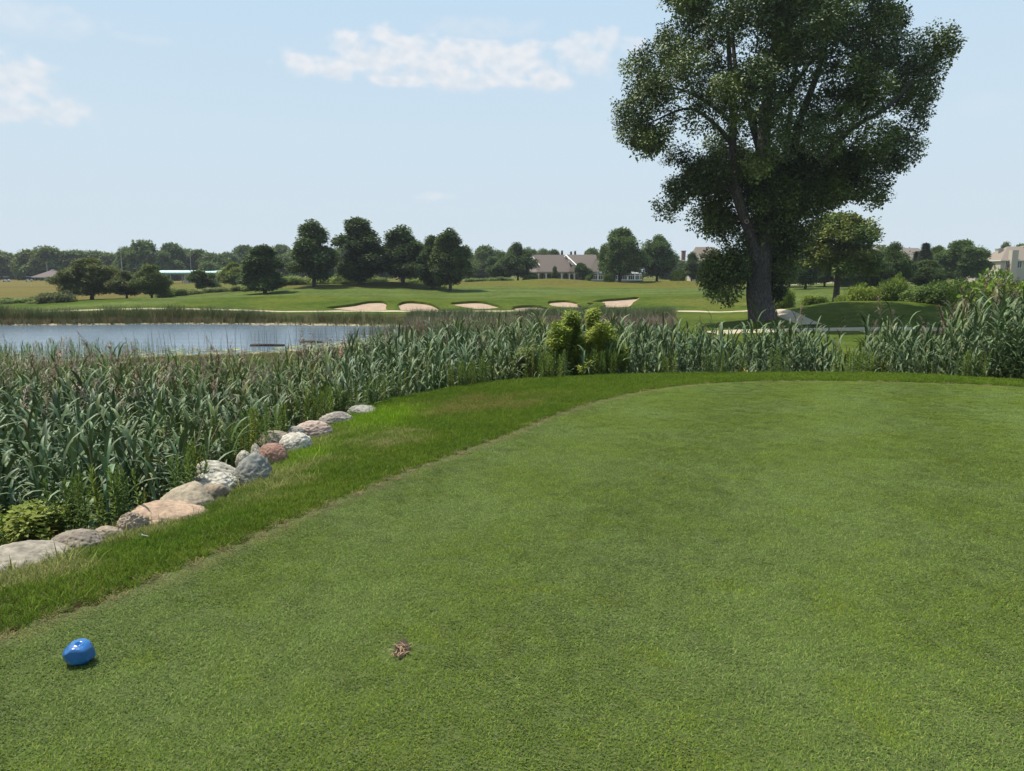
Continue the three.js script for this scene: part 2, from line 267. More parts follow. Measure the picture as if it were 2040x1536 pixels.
// cart paths of pale concrete
function ribbon(pts, width, lift) {
  const c = new THREE.CatmullRomCurve3(pts.map(([x, d]) => new THREE.Vector3(x, 0, d))), n = Math.ceil(c.getLength() / 0.5), pos = [], uv = [], idx = [], K = 6;
  for (let i = 0; i <= n; i++) {
    const p = c.getPointAt(i / n), t = c.getTangentAt(i / n);
    for (let k = 0; k <= K; k++) { const o = (k / K - 0.5) * width, x = p.x + t.z * o, d = p.z - t.x * o, crown = k === 0 || k === K ? -0.06 : lift; pos.push(x, groundAt(x, d) + crown, -d); uv.push(x * 0.3, d * 0.3); }
    if (i < n) for (let k = 0; k < K; k++) { const a = i * (K + 1) + k, b = a + K + 1; idx.push(a, a + 1, b, a + 1, b + 1, b); }
  }
  const g = new THREE.BufferGeometry(); g.setAttribute('position', new THREE.Float32BufferAttribute(pos, 3)); g.setAttribute('uv', new THREE.Float32BufferAttribute(uv, 2)); g.setIndex(idx); g.computeVertexNormals(); return g;
}
const pathMat = new THREE.MeshStandardMaterial({ color: new THREE.Color().setRGB(0.42, 0.36, 0.26), map: sandMap, roughness: 0.95, side: THREE.DoubleSide });
structure('cart_path', ribbon([[-75, 88], [-45, 91], [-30, 92.5], [-10, 93.5], [6, 92.5], [15, 92.5], [23, 91.5], [26, 86], [25.6, 79], [24.3, 72], [22.8, 66], [21.5, 60], [20.6, 54], [20.5, 50.5]], 1.9, 0.06), pathMat);
structure('cart_path', ribbon([[12, 45.5], [17, 47.4], [22, 48], [28, 48], [36, 47.4], [48, 45], [62, 42]], 2.4, 0.07), pathMat);
structure('cart_path', ribbon([[50, 148], [60, 150], [72, 149], [90, 152]], 3, 0.07), pathMat);
// ---------------------------------------------------------------- geometry builder for leaves and blades
class Leafy {
  constructor() { this.p = []; this.c = []; this.i = []; }
  v(x, y, z, c) { this.p.push(x, y, z); this.c.push(c[0], c[1], c[2]); return this.p.length / 3 - 1; }
  tri(a, b, c) { this.i.push(a, b, c); }
  // an arching blade: base point, heading, first pitch (radians over level), length, widest width, how far it bends down, colours at its base and tip
  blade([x, y, z], head, pitch, len, wide, bend, segs, c0, c1, fold = 0.25, twist = 0) {
    let prev = null;
    for (let k = 0; k <= segs; k++) {
      const t = k / segs, w = wide * 0.5 * (t < 0.3 ? 0.45 + 0.55 * (t / 0.3) : Math.max(0, 1 - ((t - 0.3) / 0.7) ** 1.7)), a = head + Math.PI / 2 + twist * t, c = mixc(c0, c1, t);
      const sx = Math.cos(a) * w, sz = Math.sin(a) * w, nx = -Math.cos(head) * Math.sin(pitch), nz = -Math.sin(head) * Math.sin(pitch), ny = Math.cos(pitch);
      let row;
      if (k === segs) row = [this.v(x, y, z, c)];
      else if (fold) row = [this.v(x + sx, y, z + sz, c), this.v(x - nx * w * fold * 2, y - ny * w * fold * 2, z - nz * w * fold * 2, c), this.v(x - sx, y, z - sz, c)];
      else row = [this.v(x + sx, y, z + sz, c), this.v(x - sx, y, z - sz, c)];
      if (prev) for (let m = 0; m < prev.length - 1; m++) { if (row.length === 1) this.tri(prev[m], prev[m + 1], row[0]); else { this.tri(prev[m], prev[m + 1], row[m]); this.tri(prev[m + 1], row[m + 1], row[m]); } }
      prev = row;
      const q = pitch - bend * t * (0.4 + 1.2 * t);
      x += Math.cos(head) * Math.cos(q) * len / segs; y += Math.sin(q) * len / segs; z += Math.sin(head) * Math.cos(q) * len / segs;
    }
  }
  stem(pts, r0, r1, c0, c1, n = 4) {
    let prev = null;
    pts.forEach(([x, y, z], k) => {
      const t = k / (pts.length - 1), r = lerp(r0, r1, t), c = mixc(c0, c1, t), row = [];
      for (let m = 0; m < n; m++) { const a = m / n * 6.2832; row.push(this.v(x + Math.cos(a) * r, y, z + Math.sin(a) * r, c)); }
      if (prev) for (let m = 0; m < n; m++) { const q = (m + 1) % n; this.tri(prev[m], prev[q], row[m]); this.tri(prev[q], row[q], row[m]); }
      prev = row;
    });
  }
  // a flat oval leaf with a fold
  leaf(x, y, z, dir, up, len, wide, c) {
    const s = new THREE.Vector3().crossVectors(dir, up).normalize(), n = new THREE.Vector3().crossVectors(s, dir);
    const at = (f, g, h) => this.v(x + dir.x * f + s.x * g + n.x * h, y + dir.y * f + s.y * g + n.y * h, z + dir.z * f + s.z * g + n.z * h, c);
    const a = at(0, 0, 0), b = at(len * 0.4, wide * 0.5, wide * 0.14), d = at(len * 0.4, -wide * 0.5, wide * 0.14), e = at(len, 0, -wide * 0.1);
    this.tri(a, b, e); this.tri(a, e, d);
  }
  build() {
    const g = new THREE.BufferGeometry(); g.setAttribute('position', new THREE.Float32BufferAttribute(this.p, 3)); g.setAttribute('color', new THREE.Float32BufferAttribute(this.c, 3)); g.setIndex(this.i); g.computeVertexNormals();
    g.setAttribute('uv', new THREE.Float32BufferAttribute(new Float32Array(this.p.length / 3 * 2), 2));
    return g;
  }
}
const M4 = new THREE.Matrix4(), QQ = new THREE.Quaternion(), EU = new THREE.Euler(), V0 = new THREE.Vector3(), V1 = new THREE.Vector3(), COL = new THREE.Color();
// copies: {x, y, z, turn, tilt, lean, s, sy, c}
function scatter(name, geo, mat, list, parent) {
  const m = new THREE.InstancedMesh(geo, mat, list.length);
  list.forEach((o, i) => {
    EU.set(o.tilt ?? 0, o.turn ?? 0, o.lean ?? 0, o.order ?? 'YXZ'); QQ.setFromEuler(EU);
    M4.compose(V0.set(o.x, o.y, o.z), QQ, V1.set(o.s, o.s * (o.sy ?? 1), o.s)); m.setMatrixAt(i, M4);
    m.setColorAt(i, COL.setRGB(o.c[0], o.c[1], o.c[2]));
  });
  m.name = name; m.userData.kind = 'stuff'; m.castShadow = m.receiveShadow = true;
  parent.add(m);
  return m;
}
function stuffGroup(name, label, category) { const g = new THREE.Group(); g.name = numbered(name); g.userData = { kind: 'stuff', label, category }; scene.add(g); return g; }
const bladeMat = new THREE.MeshPhysicalMaterial({ vertexColors: true, roughness: 0.52, specularIntensity: 0.5, transmission: 0.12, thickness: 0, side: THREE.DoubleSide });
const turfMat = new THREE.MeshPhysicalMaterial({ vertexColors: true, roughness: 0.95, transmission: 0.38, thickness: 0, specularIntensity: 0.25, side: THREE.DoubleSide });

// ---------------------------------------------------------------- the tee: mown turf, then a fringe of longer grass round it
function tuft(seed, n, spread, h, w, up, comb = 0) {
  const r = rngOf(seed), L = new Leafy();
  for (let k = 0; k < n; k++) {
    const a = r() * 6.283, q = Math.sqrt(r()) * spread, hue = 0.7 + 0.6 * r(), pale = r() < 0.22 ? 0.3 + 0.5 * r() : 0, base = mixc([0.78 * hue, 0.85 * hue, 0.7 * hue], [2.1, 1.75, 1.9], pale);
    L.blade([Math.cos(a) * q, -h * 0.1, Math.sin(a) * q], comb ? (r() - 0.5) * comb : r() * 6.283, up * (0.65 + 0.5 * r()), h * (0.6 + 0.8 * r()), w * (0.7 + 0.6 * r()), 0.9 * r() + 0.3, 2, [base[0] * 0.9, base[1] * 0.9, base[2] * 0.9], [base[0] * 1.1, base[1] * 1.1, base[2] * 1.1], 0);
  }
  return L.build();
}
const inView = (x, d, pad = 0.06) => d > 1.2 && Math.abs(x) < 0.72 * d + 1.7;
{
  const soil = (P, name, c, lift) => structure(name, drape(P, 0.07, lift, groundAt), std(c[0], c[1], c[2], 1));
  soil(TEE, 'tee_turf', [0.060, 0.080, 0.016], 0.004);
  const fine = [1, 2, 3].map((s) => tuft(40 + s, 88, 0.060, 0.0145, 0.0029, 0.85, 3.6)), lists = [[], [], []], r = rngOf(91);
  const SCARS = [[-1.06, 2.63, 0.035], [0.42, 2.87, 0.025], [1.15, 4.3, 0.04], [2.2, 5.6, 0.04], [0.3, 5.1, 0.03], [2.9, 3.9, 0.035], [-0.2, 3.9, 0.025]];
  const stripe = (x, d) => Math.sin((x * 0.94 - d * 0.34 + 0.25 * Math.sin(d * 0.4)) * 2.9);
  for (let d = 1.3; d < 11.4; d += 0.046) for (let x = -3.6; x < 11; x += 0.046) {
    const X = x + (r() - 0.5) * 0.05, Dd = d + (r() - 0.5) * 0.05;
    if (!inView(X, Dd)) continue;
    const s = Dd < 12 ? signed(TEE, X, Dd) : 1;
    if (s > -0.02) continue;
    if (((X + 0.475) / 0.055) ** 2 + ((Dd - 2.985) / 0.105) ** 2 < 1) continue;
    if (SCARS.some(([a, b, q]) => (X - a) ** 2 + (Dd - b) ** 2 < q * q)) continue;
    const m = fbm(X * 0.55, Dd * 0.55, 3), y = fbm(X * 1.3 + 20, Dd * 1.3, 3), st = stripe(X, Dd), worn = s > -0.16 ? sstep(-0.16, -0.03, s + 0.05 * n2(X * 5, Dd * 5)) : 0;
    let c = mixc([0.142, 0.203, 0.028], [0.145, 0.202, 0.050], clamp(0.5 + m * 1.2, 0, 1));
    c = mixc(c, [0.145, 0.200, 0.016], clamp(y * 2.2 - 0.45, 0, 0.75));
    c = mixc(c, [0.22, 0.18, 0.075], worn * 0.7);
    const k = 0.88 + 0.24 * r() + 0.10 * m;
    lists[(r() * 3) | 0].push({ x: X, y: groundAt(X, Dd) + 0.004, z: -Dd, turn: r() * 6.283, tilt: 0, s: 0.85 + 0.4 * r(), sy: (1 - 0.5 * worn) * (0.9 + 0.25 * r()), lean: 0, c: [c[0] * k, c[1] * k, c[2] * k], st });
  }
  const g = stuffGroup('tee_grass', 'closely mown pale green turf of the tee', 'grass');
  for (const l of lists) for (const o of l) o.turn = Math.PI / 2 + (r() < 0.52 + 0.25 * o.st ? 0 : Math.PI) + (r() - 0.5) * 2.0;   // the mower's passes lay the blades one way and then the other
  fine.forEach((t, k) => scatter('mown_grass', t, turfMat, lists[k], g));
}
{
  const rim = [[], [], [], []], r = rngOf(123);
  const longer = [1, 2, 3].map((s) => tuft(60 + s, 32, 0.045, 0.037, 0.0037, 1.25)), coarse = tuft(70, 16, 0.06, 0.10, 0.007, 1.1);
  for (let d = 1.6; d < 12.8; d += 0.042) for (let x = -5.6; x < 12; x += 0.042) {
    const X = x + (r() - 0.5) * 0.05, Dd = d + (r() - 0.5) * 0.05;
    if (!inView(X, Dd)) continue;
    const p = signed(PAD, X, Dd); if (p > 0.25) continue;
    const t = signed(TEE, X, Dd); if (t < 0.012) continue;
    const k = clamp(t / (t - Math.min(p, -0.001)), 0, 1), m = fbm(X * 0.9 + 7, Dd * 0.9, 4), e = sstep(0.5, 0.9, k + m * 0.6), left = sstep(9.5, 7.5, Dd);
    let c = mixc([0.090, 0.158, 0.008], [0.128, 0.186, 0.014], clamp(0.5 + m, 0, 1));
    c = mixc(c, [0.27, 0.265, 0.10], e * left * 0.9);                                            // dry tops by the stones
    const brown = Math.exp(-(((X + 0.55) / 1.15) ** 2) - (((Dd - 9.6) / 0.75) ** 2)); c = mixc(c, [0.22, 0.17, 0.06], clamp(brown * 1.2 * (0.7 + m) - 0.1, 0, 0.6));
    const lush = Math.exp(-(((X + 1.65) / 0.45) ** 2) - (((Dd - 9.15) / 0.9) ** 2)) + 0.8 * Math.exp(-(((X + 2.05) / 0.25) ** 2) - (((Dd - 7.1) / 0.5) ** 2)); c = mixc(c, [0.19, 0.31, 0.012], clamp(lush * 1.3, 0, 0.85));
    const q = 0.85 + 0.3 * r();
    const o = { x: X, y: groundAt(X, Dd), z: -Dd, turn: r() * 6.283, s: (0.8 + 0.5 * r()) * (1 + 0.35 * e * left), sy: 0.75 + 0.35 * r() + lush * 0.5, c: [c[0] * q, c[1] * q, c[2] * q], tilt: (r() - 0.5) * 0.4, lean: (r() - 0.5) * 0.4 };
    if (r() < 0.012 + 0.12 * Math.max(lush, e * left * 0.4) && p < 0.1) rim[3].push({ ...o, s: o.s * 0.8 }); else rim[(r() * 3) | 0].push(o);
  }
  const g = stuffGroup('fringe_grass', 'longer bright green grass banked round the tee down to the stones', 'grass');
  [...longer, coarse].forEach((t, k) => scatter('long_grass', t, turfMat, rim[k], g));
  // straw lying in the trench between fringe and tee
  const straw = [], s1 = (() => { const L = new Leafy(), q = rngOf(8); for (let k = 0; k < 9; k++) L.blade([(q() - 0.5) * 0.05, 0.002, (q() - 0.5) * 0.05], q() * 6.28, 0.15 + 0.3 * q(), 0.03 + 0.03 * q(), 0.003, 0.3, 2, [1, 1, 1], [1.1, 1.1, 1.05], 0); return L.build(); })();
  for (let k = 0; k < 1900; k++) { const a = TEE[(r() * 120) | 0], x = a[0] + (r() - 0.5) * 0.12, d = a[1] + (r() - 0.5) * 0.12; if (inView(x, d) && d > 2.3 && n2(x * 1.1, d * 1.1) > -0.35) { const k2 = 0.7 + 0.5 * r(); straw.push({ x, y: groundAt(x, d) + 0.006, z: -d, turn: r() * 6.28, s: 0.6 + 0.5 * r(), c: [0.24 * k2, 0.195 * k2, 0.09 * k2] }); } }
  scatter('straw', s1, turfMat, straw, g);
}
// ---------------------------------------------------------------- reed beds
function reed(seed, o) {
  const r = rngOf(seed), L = new Leafy(), h = o.h * (0.9 + 0.2 * r()), lx = (r() - 0.5) * 0.25 * o.h * 0.4, lz = (r() - 0.5) * 0.25 * o.h * 0.4, pts = [];
  for (let k = 0; k <= 4; k++) { const t = k / 4; pts.push([lx * t * t, h * t * 0.93, lz * t * t]); }
  L.stem(pts, 0.006 * o.stem, 0.0025 * o.stem, o.cs, o.cl, 4);
  let head = r() * 6.28;
  for (let k = 0; k < o.n; k++) {
    const t = o.from + (1 - o.from) * (k / (o.n - 1)), top = sstep(0.7, 1, t);
    head += Math.PI * (0.8 + 0.4 * r());
    const len = o.len * (0.7 + 0.6 * r()) * (1 - 0.15 * top), hue = 0.8 + 0.4 * r(), c = [o.cl[0] * hue, o.cl[1] * hue, o.cl[2] * hue], tip = r() < 0.05 ? [0.26, 0.21, 0.10] : mixc(c, [0.26, 0.31, 0.20], 0.15);
    L.blade([lx * t * t, h * t * 0.92, lz * t * t], head, lerp(o.pitch, 1.35, top) + (r() - 0.5) * 0.4, len, o.wide * (0.7 + 0.5 * r()), (o.bend * (0.5 + 0.9 * r())) * (1 - 0.45 * top), 6, mixc(c, o.cs, 0.15), tip, 0.22, (r() - 0.5) * 1.2);
  }
  if (o.plume) {
    const x = lx, y = h * 0.92, z = lz, dir = r() * 6.28;
    L.stem([[x, y, z], [x + 0.02, y + 0.22, z], [x + Math.cos(dir) * 0.09, y + 0.42, z + Math.sin(dir) * 0.09]], 0.003, 0.0015, [0.2, 0.16, 0.09], [0.25, 0.18, 0.13], 3);
    for (let k = 0; k < 46; k++) { const t = r(), q = 0.06 + 0.05 * (1 - t); L.blade([x + Math.cos(dir) * 0.09 * t * t, y + 0.10 + 0.32 * t, z + Math.sin(dir) * 0.09 * t * t], dir + (r() - 0.5) * 3.4, 0.9 - 0.7 * r(), q * (1.0 + r()), 0.010, 1.6, 2, [0.13, 0.09, 0.055], mixc([0.17, 0.115, 0.075], [0.13, 0.08, 0.06], r()), 0); }
  }
  return L.build();
}
const BLUE = [0.068, 0.122, 0.046], GREEN = [0.100, 0.158, 0.026], DARKG = [0.070, 0.118, 0.038], TAN = [0.21, 0.165, 0.085];
const broad = [1, 2, 3, 4, 5, 6].map((k) => reed(200 + k, { h: 2.2, n: 17, from: 0.22, len: 0.54, wide: 0.042, pitch: 0.95, bend: 1.9, stem: 1, cl: BLUE, cs: [0.13, 0.14, 0.06] }));
const broadPlume = [1, 2].map((k) => reed(220 + k, { h: 2.5, n: 11, from: 0.25, len: 0.46, wide: 0.038, pitch: 0.9, bend: 1.7, stem: 1, cl: BLUE, cs: TAN, plume: 1 }));
const fineReed = [1, 2, 3, 4].map((k) => reed(240 + k, { h: 1.8, n: 15, from: 0.2, len: 0.42, wide: 0.026, pitch: 1.1, bend: 1.2, stem: 0.9, cl: GREEN, cs: [0.13, 0.13, 0.05] }));
const fineePlume = [1, 2].map((k) => reed(250 + k, { h: 2.0, n: 8, from: 0.2, len: 0.38, wide: 0.024, pitch: 1.0, bend: 1.3, stem: 0.9, cl: [0.13, 0.135, 0.06], cs: TAN, plume: 1 }));
function cattail(seed, c) { const r = rngOf(seed), L = new Leafy(); for (let k = 0; k < 14; k++) { const a = r() * 6.28, hue = 0.8 + 0.4 * r(), cc = [c[0] * hue, c[1] * hue, c[2] * hue]; L.blade([Math.cos(a) * 0.12 * r(), 0, Math.sin(a) * 0.12 * r()], a + (r() - 0.5), 1.5 - 0.3 * r(), 1.5 * (0.7 + 0.45 * r()), 0.028, 0.2 + 0.5 * r() * r(), 4, mixc(cc, TAN, 0.75), cc, 0.15); } return L.build(); }
const cattails = [1, 2, 3].map((k) => cattail(260 + k, DARKG)), cattailsDry = [1, 2].map((k) => cattail(270 + k, [0.20, 0.165, 0.13]));
const stalk = (() => { const L = new Leafy(); L.stem([[0, -0.4, 0], [0.01, 0.4, 0.01], [0.03, 0.95, 0.0]], 0.011, 0.006, [0.9, 0.9, 0.9], [1.1, 1.05, 1], 3); return L.build(); })();
const weed = (() => [1, 2, 3].map((s) => { const L = new Leafy(), r = rngOf(300 + s); const h = 0.7; L.stem([[0, 0, 0], [0.02, h * 0.5, 0], [0.03, h, 0.02]], 0.004, 0.002, [0.6, 0.6, 0.4], [0.9, 0.9, 0.7], 3); for (let k = 0; k < 34; k++) { const t = 0.15 + 0.85 * k / 34; L.blade([0.03 * t, h * t, 0.02 * t], k * 2.4 + r(), 0.5 + 0.9 * t * t, 0.11 * (1.2 - 0.5 * t) * (0.8 + 0.4 * r()), 0.024, 1.0, 3, [0.85, 0.9, 0.8], [1.15, 1.1, 1], 0.2); } return L.build(); }))();
{
  const near = [[], [], [], [], [], []], plumes = [[], []], fine = [[], [], [], []], fplumes = [[], []], cat = [[], [], []], dry = [[], []], stalks = [], weeds = [[], [], []], r = rngOf(404);
  const tint = (c) => { const k = 0.72 + 0.56 * r(), old = r() < 0.10 ? 0.5 * r() : 0; return [c[0] * k * (0.92 + 0.2 * r() + 1.2 * old), c[1] * k * (1 + 0.3 * old), c[2] * k * (0.85 + 0.25 * r())]; };
  // height of the reed tops over the land: lower towards the pond, higher towards the marsh
  const TOPS = [[-0.72, [[5, 830], [8, 790], [11, 765], [15, 745], [22, 722], [30, 710], [46, 698]]], [-0.5, [[5, 830], [8, 786], [11, 760], [15, 740], [22, 722], [30, 716], [46, 712]]], [-0.3, [[5, 830], [8, 780], [11, 752], [15, 732], [22, 718], [30, 714], [46, 712]]], [-0.2, [[8, 760], [11, 715], [16, 692], [22, 685], [30, 690], [46, 684]]], [-0.1, [[8, 740], [12, 672], [20, 660], [30, 664], [46, 660], [70, 640]]], [0.0, [[8, 740], [12, 658], [20, 645], [30, 652], [46, 650], [70, 635]]], [0.16, [[8, 740], [12, 655], [20, 642], [30, 648], [46, 645], [70, 630]]]];
  const tops = (u, d) => { let i = 1; while (i < TOPS.length - 1 && TOPS[i][0] < u) i++; const a = TOPS[i - 1], b = TOPS[i]; return EYE - d * (lerp(along(a[1], d), along(b[1], d), clamp((u - a[0]) / (b[0] - a[0]), 0, 1)) - 548) / F; };
  const any = (a, o) => a[(r() * a.length) | 0].push(o);
  const sunk = (x, d, k, least, c) => { const s = Math.max(k, least); return spot(x, d, s, c, { y: groundAt(x, d) - 0.03 - (s - k) * 2.3 }); };
  const spot = (x, d, s, c, more) => ({ x, y: groundAt(x, d) - 0.03, z: -d, turn: r() * 6.28, tilt: (r() - 0.5) * 0.22, lean: (r() - 0.5) * 0.22, s, c: tint(c), ...more });
  // sown cell by cell; cells grow with distance
  for (let d = 3.4; d < 82; d += clamp(d * 0.0125, 0.13, 0.42)) {
    const w = clamp(d * 0.0125, 0.15, 0.42);
    for (let x = -0.74 * d - 3.5; x < 0.74 * d + 3.5; x += w) {
      const X = x + (r() - 0.5) * w * 1.6, Dd = d + (r() - 0.5) * w * 1.6, u = X / Dd;
      if (Math.abs(X) > 0.73 * Dd + 3) continue;
      const p = Dd < 20 ? signed(PAD, X, Dd) : 9;
      if (p < 0.55 || (X + 3.5) ** 2 + (Dd - 4.95) ** 2 < 0.45) continue;
      const s = X < 0 && Dd > 36 ? signed(POND, X, Dd) : 9;
      const clump = n2(X * 0.35, Dd * 0.35), tall = 1 + 0.16 * n2b(X * 0.5, Dd * 0.5) + 0.12 * clump;
      if (u > 0.16 + 0.06 * (Dd < 20 ? 0 : 1)) {                                       // the narrow belt behind the far end of the tee
        const back = 17.5 + 1.6 * n2(X * 0.4, 3) + 1.5 * sstep(0.5, 0.65, u);
        if (Dd > back || p < 0.75) continue;
        const gap = Math.exp(-(((u - 0.455) / 0.024) ** 2)); if (r() < gap * 0.8) continue;
        const k = clamp((EYE - Dd * (lerp(658, 616, sstep(0.54, 0.66, u)) + 45 * gap - 548) / F - groundAt(X, Dd)) / 2.35, 0.2, 1.3) * tall;
        if (r() < 0.25 && p < 1.3 && u > 0.45) any(weeds, spot(X, Dd, 0.6 + 0.3 * r(), [0.085, 0.13, 0.025]));
        if (r() < (u > 0.57 ? 0.09 : u > 0.36 && u < 0.52 ? 0.05 : 0.014)) any(plumes, spot(X, Dd, k * (u > 0.57 ? 1.02 : 1.04), [1, 1, 1])); else if (r() < 0.95) any(near, sunk(X, Dd, k * (0.68 + 0.42 * r()), 0.68 + 0.22 * r(), clump > 0.35 ? [1.0, 1.0, 0.8] : [1, 1, 1]));
        continue;
      }
      if (u > -0.14 && Dd > 46) {                                                       // marsh at the head of the pond
        if (Dd > 84 - 30 * Math.max(0, u - 0.09) || s < -2.5) continue;
        const a = n2(X * 0.13 + 3, Dd * 0.13);
        if (Dd > 60 && (u > 0.02 || a > 0.1)) any(cat, spot(X, Dd, clamp((riseY(610 + 5 * a, Dd) - groundAt(X, Dd)) / 1.5, 0.3, 1.2) * (0.75 + 0.35 * r()), [1, 1, 1.05])); else if (a > -0.15) any(dry, spot(X, Dd, clamp((riseY(628, Dd) - groundAt(X, Dd)) / 1.5, 0.3, 1) * (0.7 + 0.5 * r()), [1, 0.94, 0.98])); else any(fine, spot(X, Dd, clamp((riseY(630, Dd) - groundAt(X, Dd)) / 2, 0.3, 1) * (0.8 + 0.3 * r()), [1, 1, 1.2]));
        continue;
      }
      if (s < 1.2 && s > -2.2 && Dd < 62) { if (r() < 0.32 && u > -0.52 && (u > -0.5 || n2(X * 0.3, Dd) > 0.2)) stalks.push(spot(X, Dd, 1, [0.24, 0.20, 0.14], { y: WATER, s: 0.7 + 0.7 * r(), sy: 0.9 + 0.5 * r() })); if (s < 0.2) { if (u > -0.26 && r() < 0.3 * sstep(-0.26, -0.16, u)) any(cat, spot(X, Dd, 0.8 + 0.3 * r(), [1, 1.05, 1], { y: WATER - 0.1 })); continue; } }
      if (s < 0.4) continue;
      if (Dd > 74) continue;
      if (s < 4 && u > -0.5 && u < -0.2 && r() < 0.75) continue;
      const green = sstep(10.5, 15, Dd) * sstep(-0.20, -0.34, u + 0.06 * clump);           // greener, finer reeds towards the pond
      const hump = Math.exp(-(((X + 22) / 5.0) ** 2) - (((Dd - 36) / 7) ** 2)), low = sstep(20, 40, Dd);
      
      if (r() < green) {
        const k = (clamp((tops(u, Dd) - groundAt(X, Dd)) / 2.0, 0.25, 1.3) + 0.42 * hump) * tall;
        if (r() < (hump > 0.4 ? 0.02 : u < -0.45 && Dd < 21 ? 0.10 : 0.05) * (1 - 0.6 * low)) any(fplumes, spot(X, Dd, k * 1.08, [1, 0.97, 0.95])); else any(fine, spot(X, Dd, k * (0.8 + 0.35 * r()), hump > 0.3 ? [0.95, 1.1, 0.9] : [1, 1, 1.15]));
      } else {
        if (r() < 0.10 && Dd < 24) stalks.push(spot(X, Dd, 1, [0.20, 0.165, 0.10], { s: 0.7, sy: 0.9 + 0.8 * r(), tilt: (r() - 0.5) * 0.9, lean: (r() - 0.5) * 0.9 }));
        const inner = sstep(0.5, 2.2, p), k = clamp((tops(u, Dd) - groundAt(X, Dd)) / 2.4, 0.25, 1.25) * tall * (0.8 + 0.2 * inner);
        if (r() < (Dd > 9 && Dd < 20 && u < -0.3 ? 0.05 : 0.012)) any(plumes, spot(X, Dd, k * 0.98, [1, 1, 1])); else any(near, sunk(X, Dd, k * (0.68 + 0.40 * r()), 0.70 + 0.28 * r(), clump > 0.4 ? [1.15, 1.05, 0.7] : [1, 1, 1]));
      }
    }
  }
  for (let k = 0; k < 22000; k++) {                                    // weeds crowd the stones and the foot of the reeds
    const a = PAD[(r() * PAD.length) | 0], x = a[0] + (r() - 0.5) * 3, d = a[1] + (r() - 0.3) * 3, p = signed(PAD, x, d);
    if (p < 0.2 || p > 1.3 || d < 4 || Math.abs(x / d) > 0.76 || n2(x * 1.1 + 3, d * 0.8) < (d > 11 && x > 0 ? 0.3 : 0.1)) continue;
    any(weeds, spot(x, d, (0.42 + 0.45 * r()) * (0.7 + 0.4 * p), r() < 0.3 ? [0.13, 0.18, 0.028] : [0.085, 0.14, 0.028]));
  }
  // the far bank: a belt of cattails, then short growth
  for (let k = 0; k < 9000; k++) {
    const i = 90 + ((r() * 120) | 0), a = POND[i % POND.length], off = -0.6 + 4.6 * r(), x = a[0] + (r() - 0.5) * 2, d = a[1] + off;
    if (Math.abs(x / d) > 0.76 || a[1] < 63 || x > -4) continue;
    const thick = sstep(-0.30, -0.40, x / d), h = 0.62 + 0.38 * thick + 0.25 * n2(x * 0.2, 5);
    if (r() > 0.55 + 0.45 * thick + 0.5 * n2(x * 0.35, d * 0.2)) continue;
    any(r() < 0.12 + (off < 0.8 ? 0.45 : 0) ? dry : cat, spot(x, d, h * (0.75 + 0.4 * r()) * (off < 0.8 ? 0.55 : 1.12), [1.1, 1.1, 0.85]));
  }
  const a = stuffGroup('reed_bed', 'tall blue green reeds with long arching leaves below the tee', 'reeds'), b = stuffGroup('pond_reeds', 'finer green reeds with brown plumes in front of the pond', 'reeds'), c = stuffGroup('cattail_marsh', 'dark green cattails and dry brown stalks round the pond and the marsh', 'cattails'), e = stuffGroup('bank_weeds', 'low leafy green weeds along the stones and the edge of the reeds', 'weeds');
  broad.forEach((g, k) => scatter('reed_stalks', g, bladeMat, near[k], a));
  broadPlume.forEach((g, k) => scatter('plumed_reeds', g, bladeMat, plumes[k], a));
  fineReed.forEach((g, k) => scatter('reed_stalks', g, bladeMat, fine[k], b));
  fineePlume.forEach((g, k) => scatter('plumed_reeds', g, bladeMat, fplumes[k], b));
  cattails.forEach((g, k) => scatter('cattails', g, bladeMat, cat[k], c));
  cattailsDry.forEach((g, k) => scatter('dry_cattails', g, bladeMat, dry[k], c));
  scatter('dry_stalks', stalk, turfMat, stalks, c);
  weed.forEach((g, k) => scatter('weeds', g, turfMat, weeds[k], e));
  // pale floating plants along the margins of the pond
  const pad = new THREE.CircleGeometry(0.5, 9).rotateX(-Math.PI / 2), pads = [];
  { const q = pad.attributes.position; for (let i = 1; i < q.count; i++) { const k = 0.75 + 0.5 * rngOf(i)(); q.setX(i, q.getX(i) * k); q.setZ(i, q.getZ(i) * k); } }
  for (let k = 0; k < 26000; k++) {
    const i = (r() * POND.length) | 0, v = POND[i], x = v[0] + (r() - 0.5) * 5, d = v[1] + (r() - 0.5) * 9, s = signed(POND, x, d);
    if (s > 0.1 || Math.abs(x / d) > 0.76) continue;
    const nearSide = d < 62, reach = nearSide ? (x > -26 ? 5.5 : 1.2) : 2.0;
    if (-s > reach * (0.6 + 0.5 * n2(x * 0.25, d * 0.4)) || n2b(x * 0.9, d * 1.4) < -0.25) continue;
    const q = 0.8 + 0.4 * r(); pads.push({ x, y: WATER + 0.006 + 0.010 * r(), z: -d, turn: r() * 6.28, s: 0.16 + 0.35 * r() * r(), sy: 1, c: nearSide ? [0.23 * q, 0.25 * q, 0.11 * q] : [0.30 * q, 0.27 * q, 0.19 * q] });
  }
  const f = stuffGroup('pond_weed', 'pale floating plants along the margins of the pond', 'pond weed');
  scatter('floating_leaves', pad, std(1, 1, 1, 0.7, { side: THREE.DoubleSide }), pads, f);
}
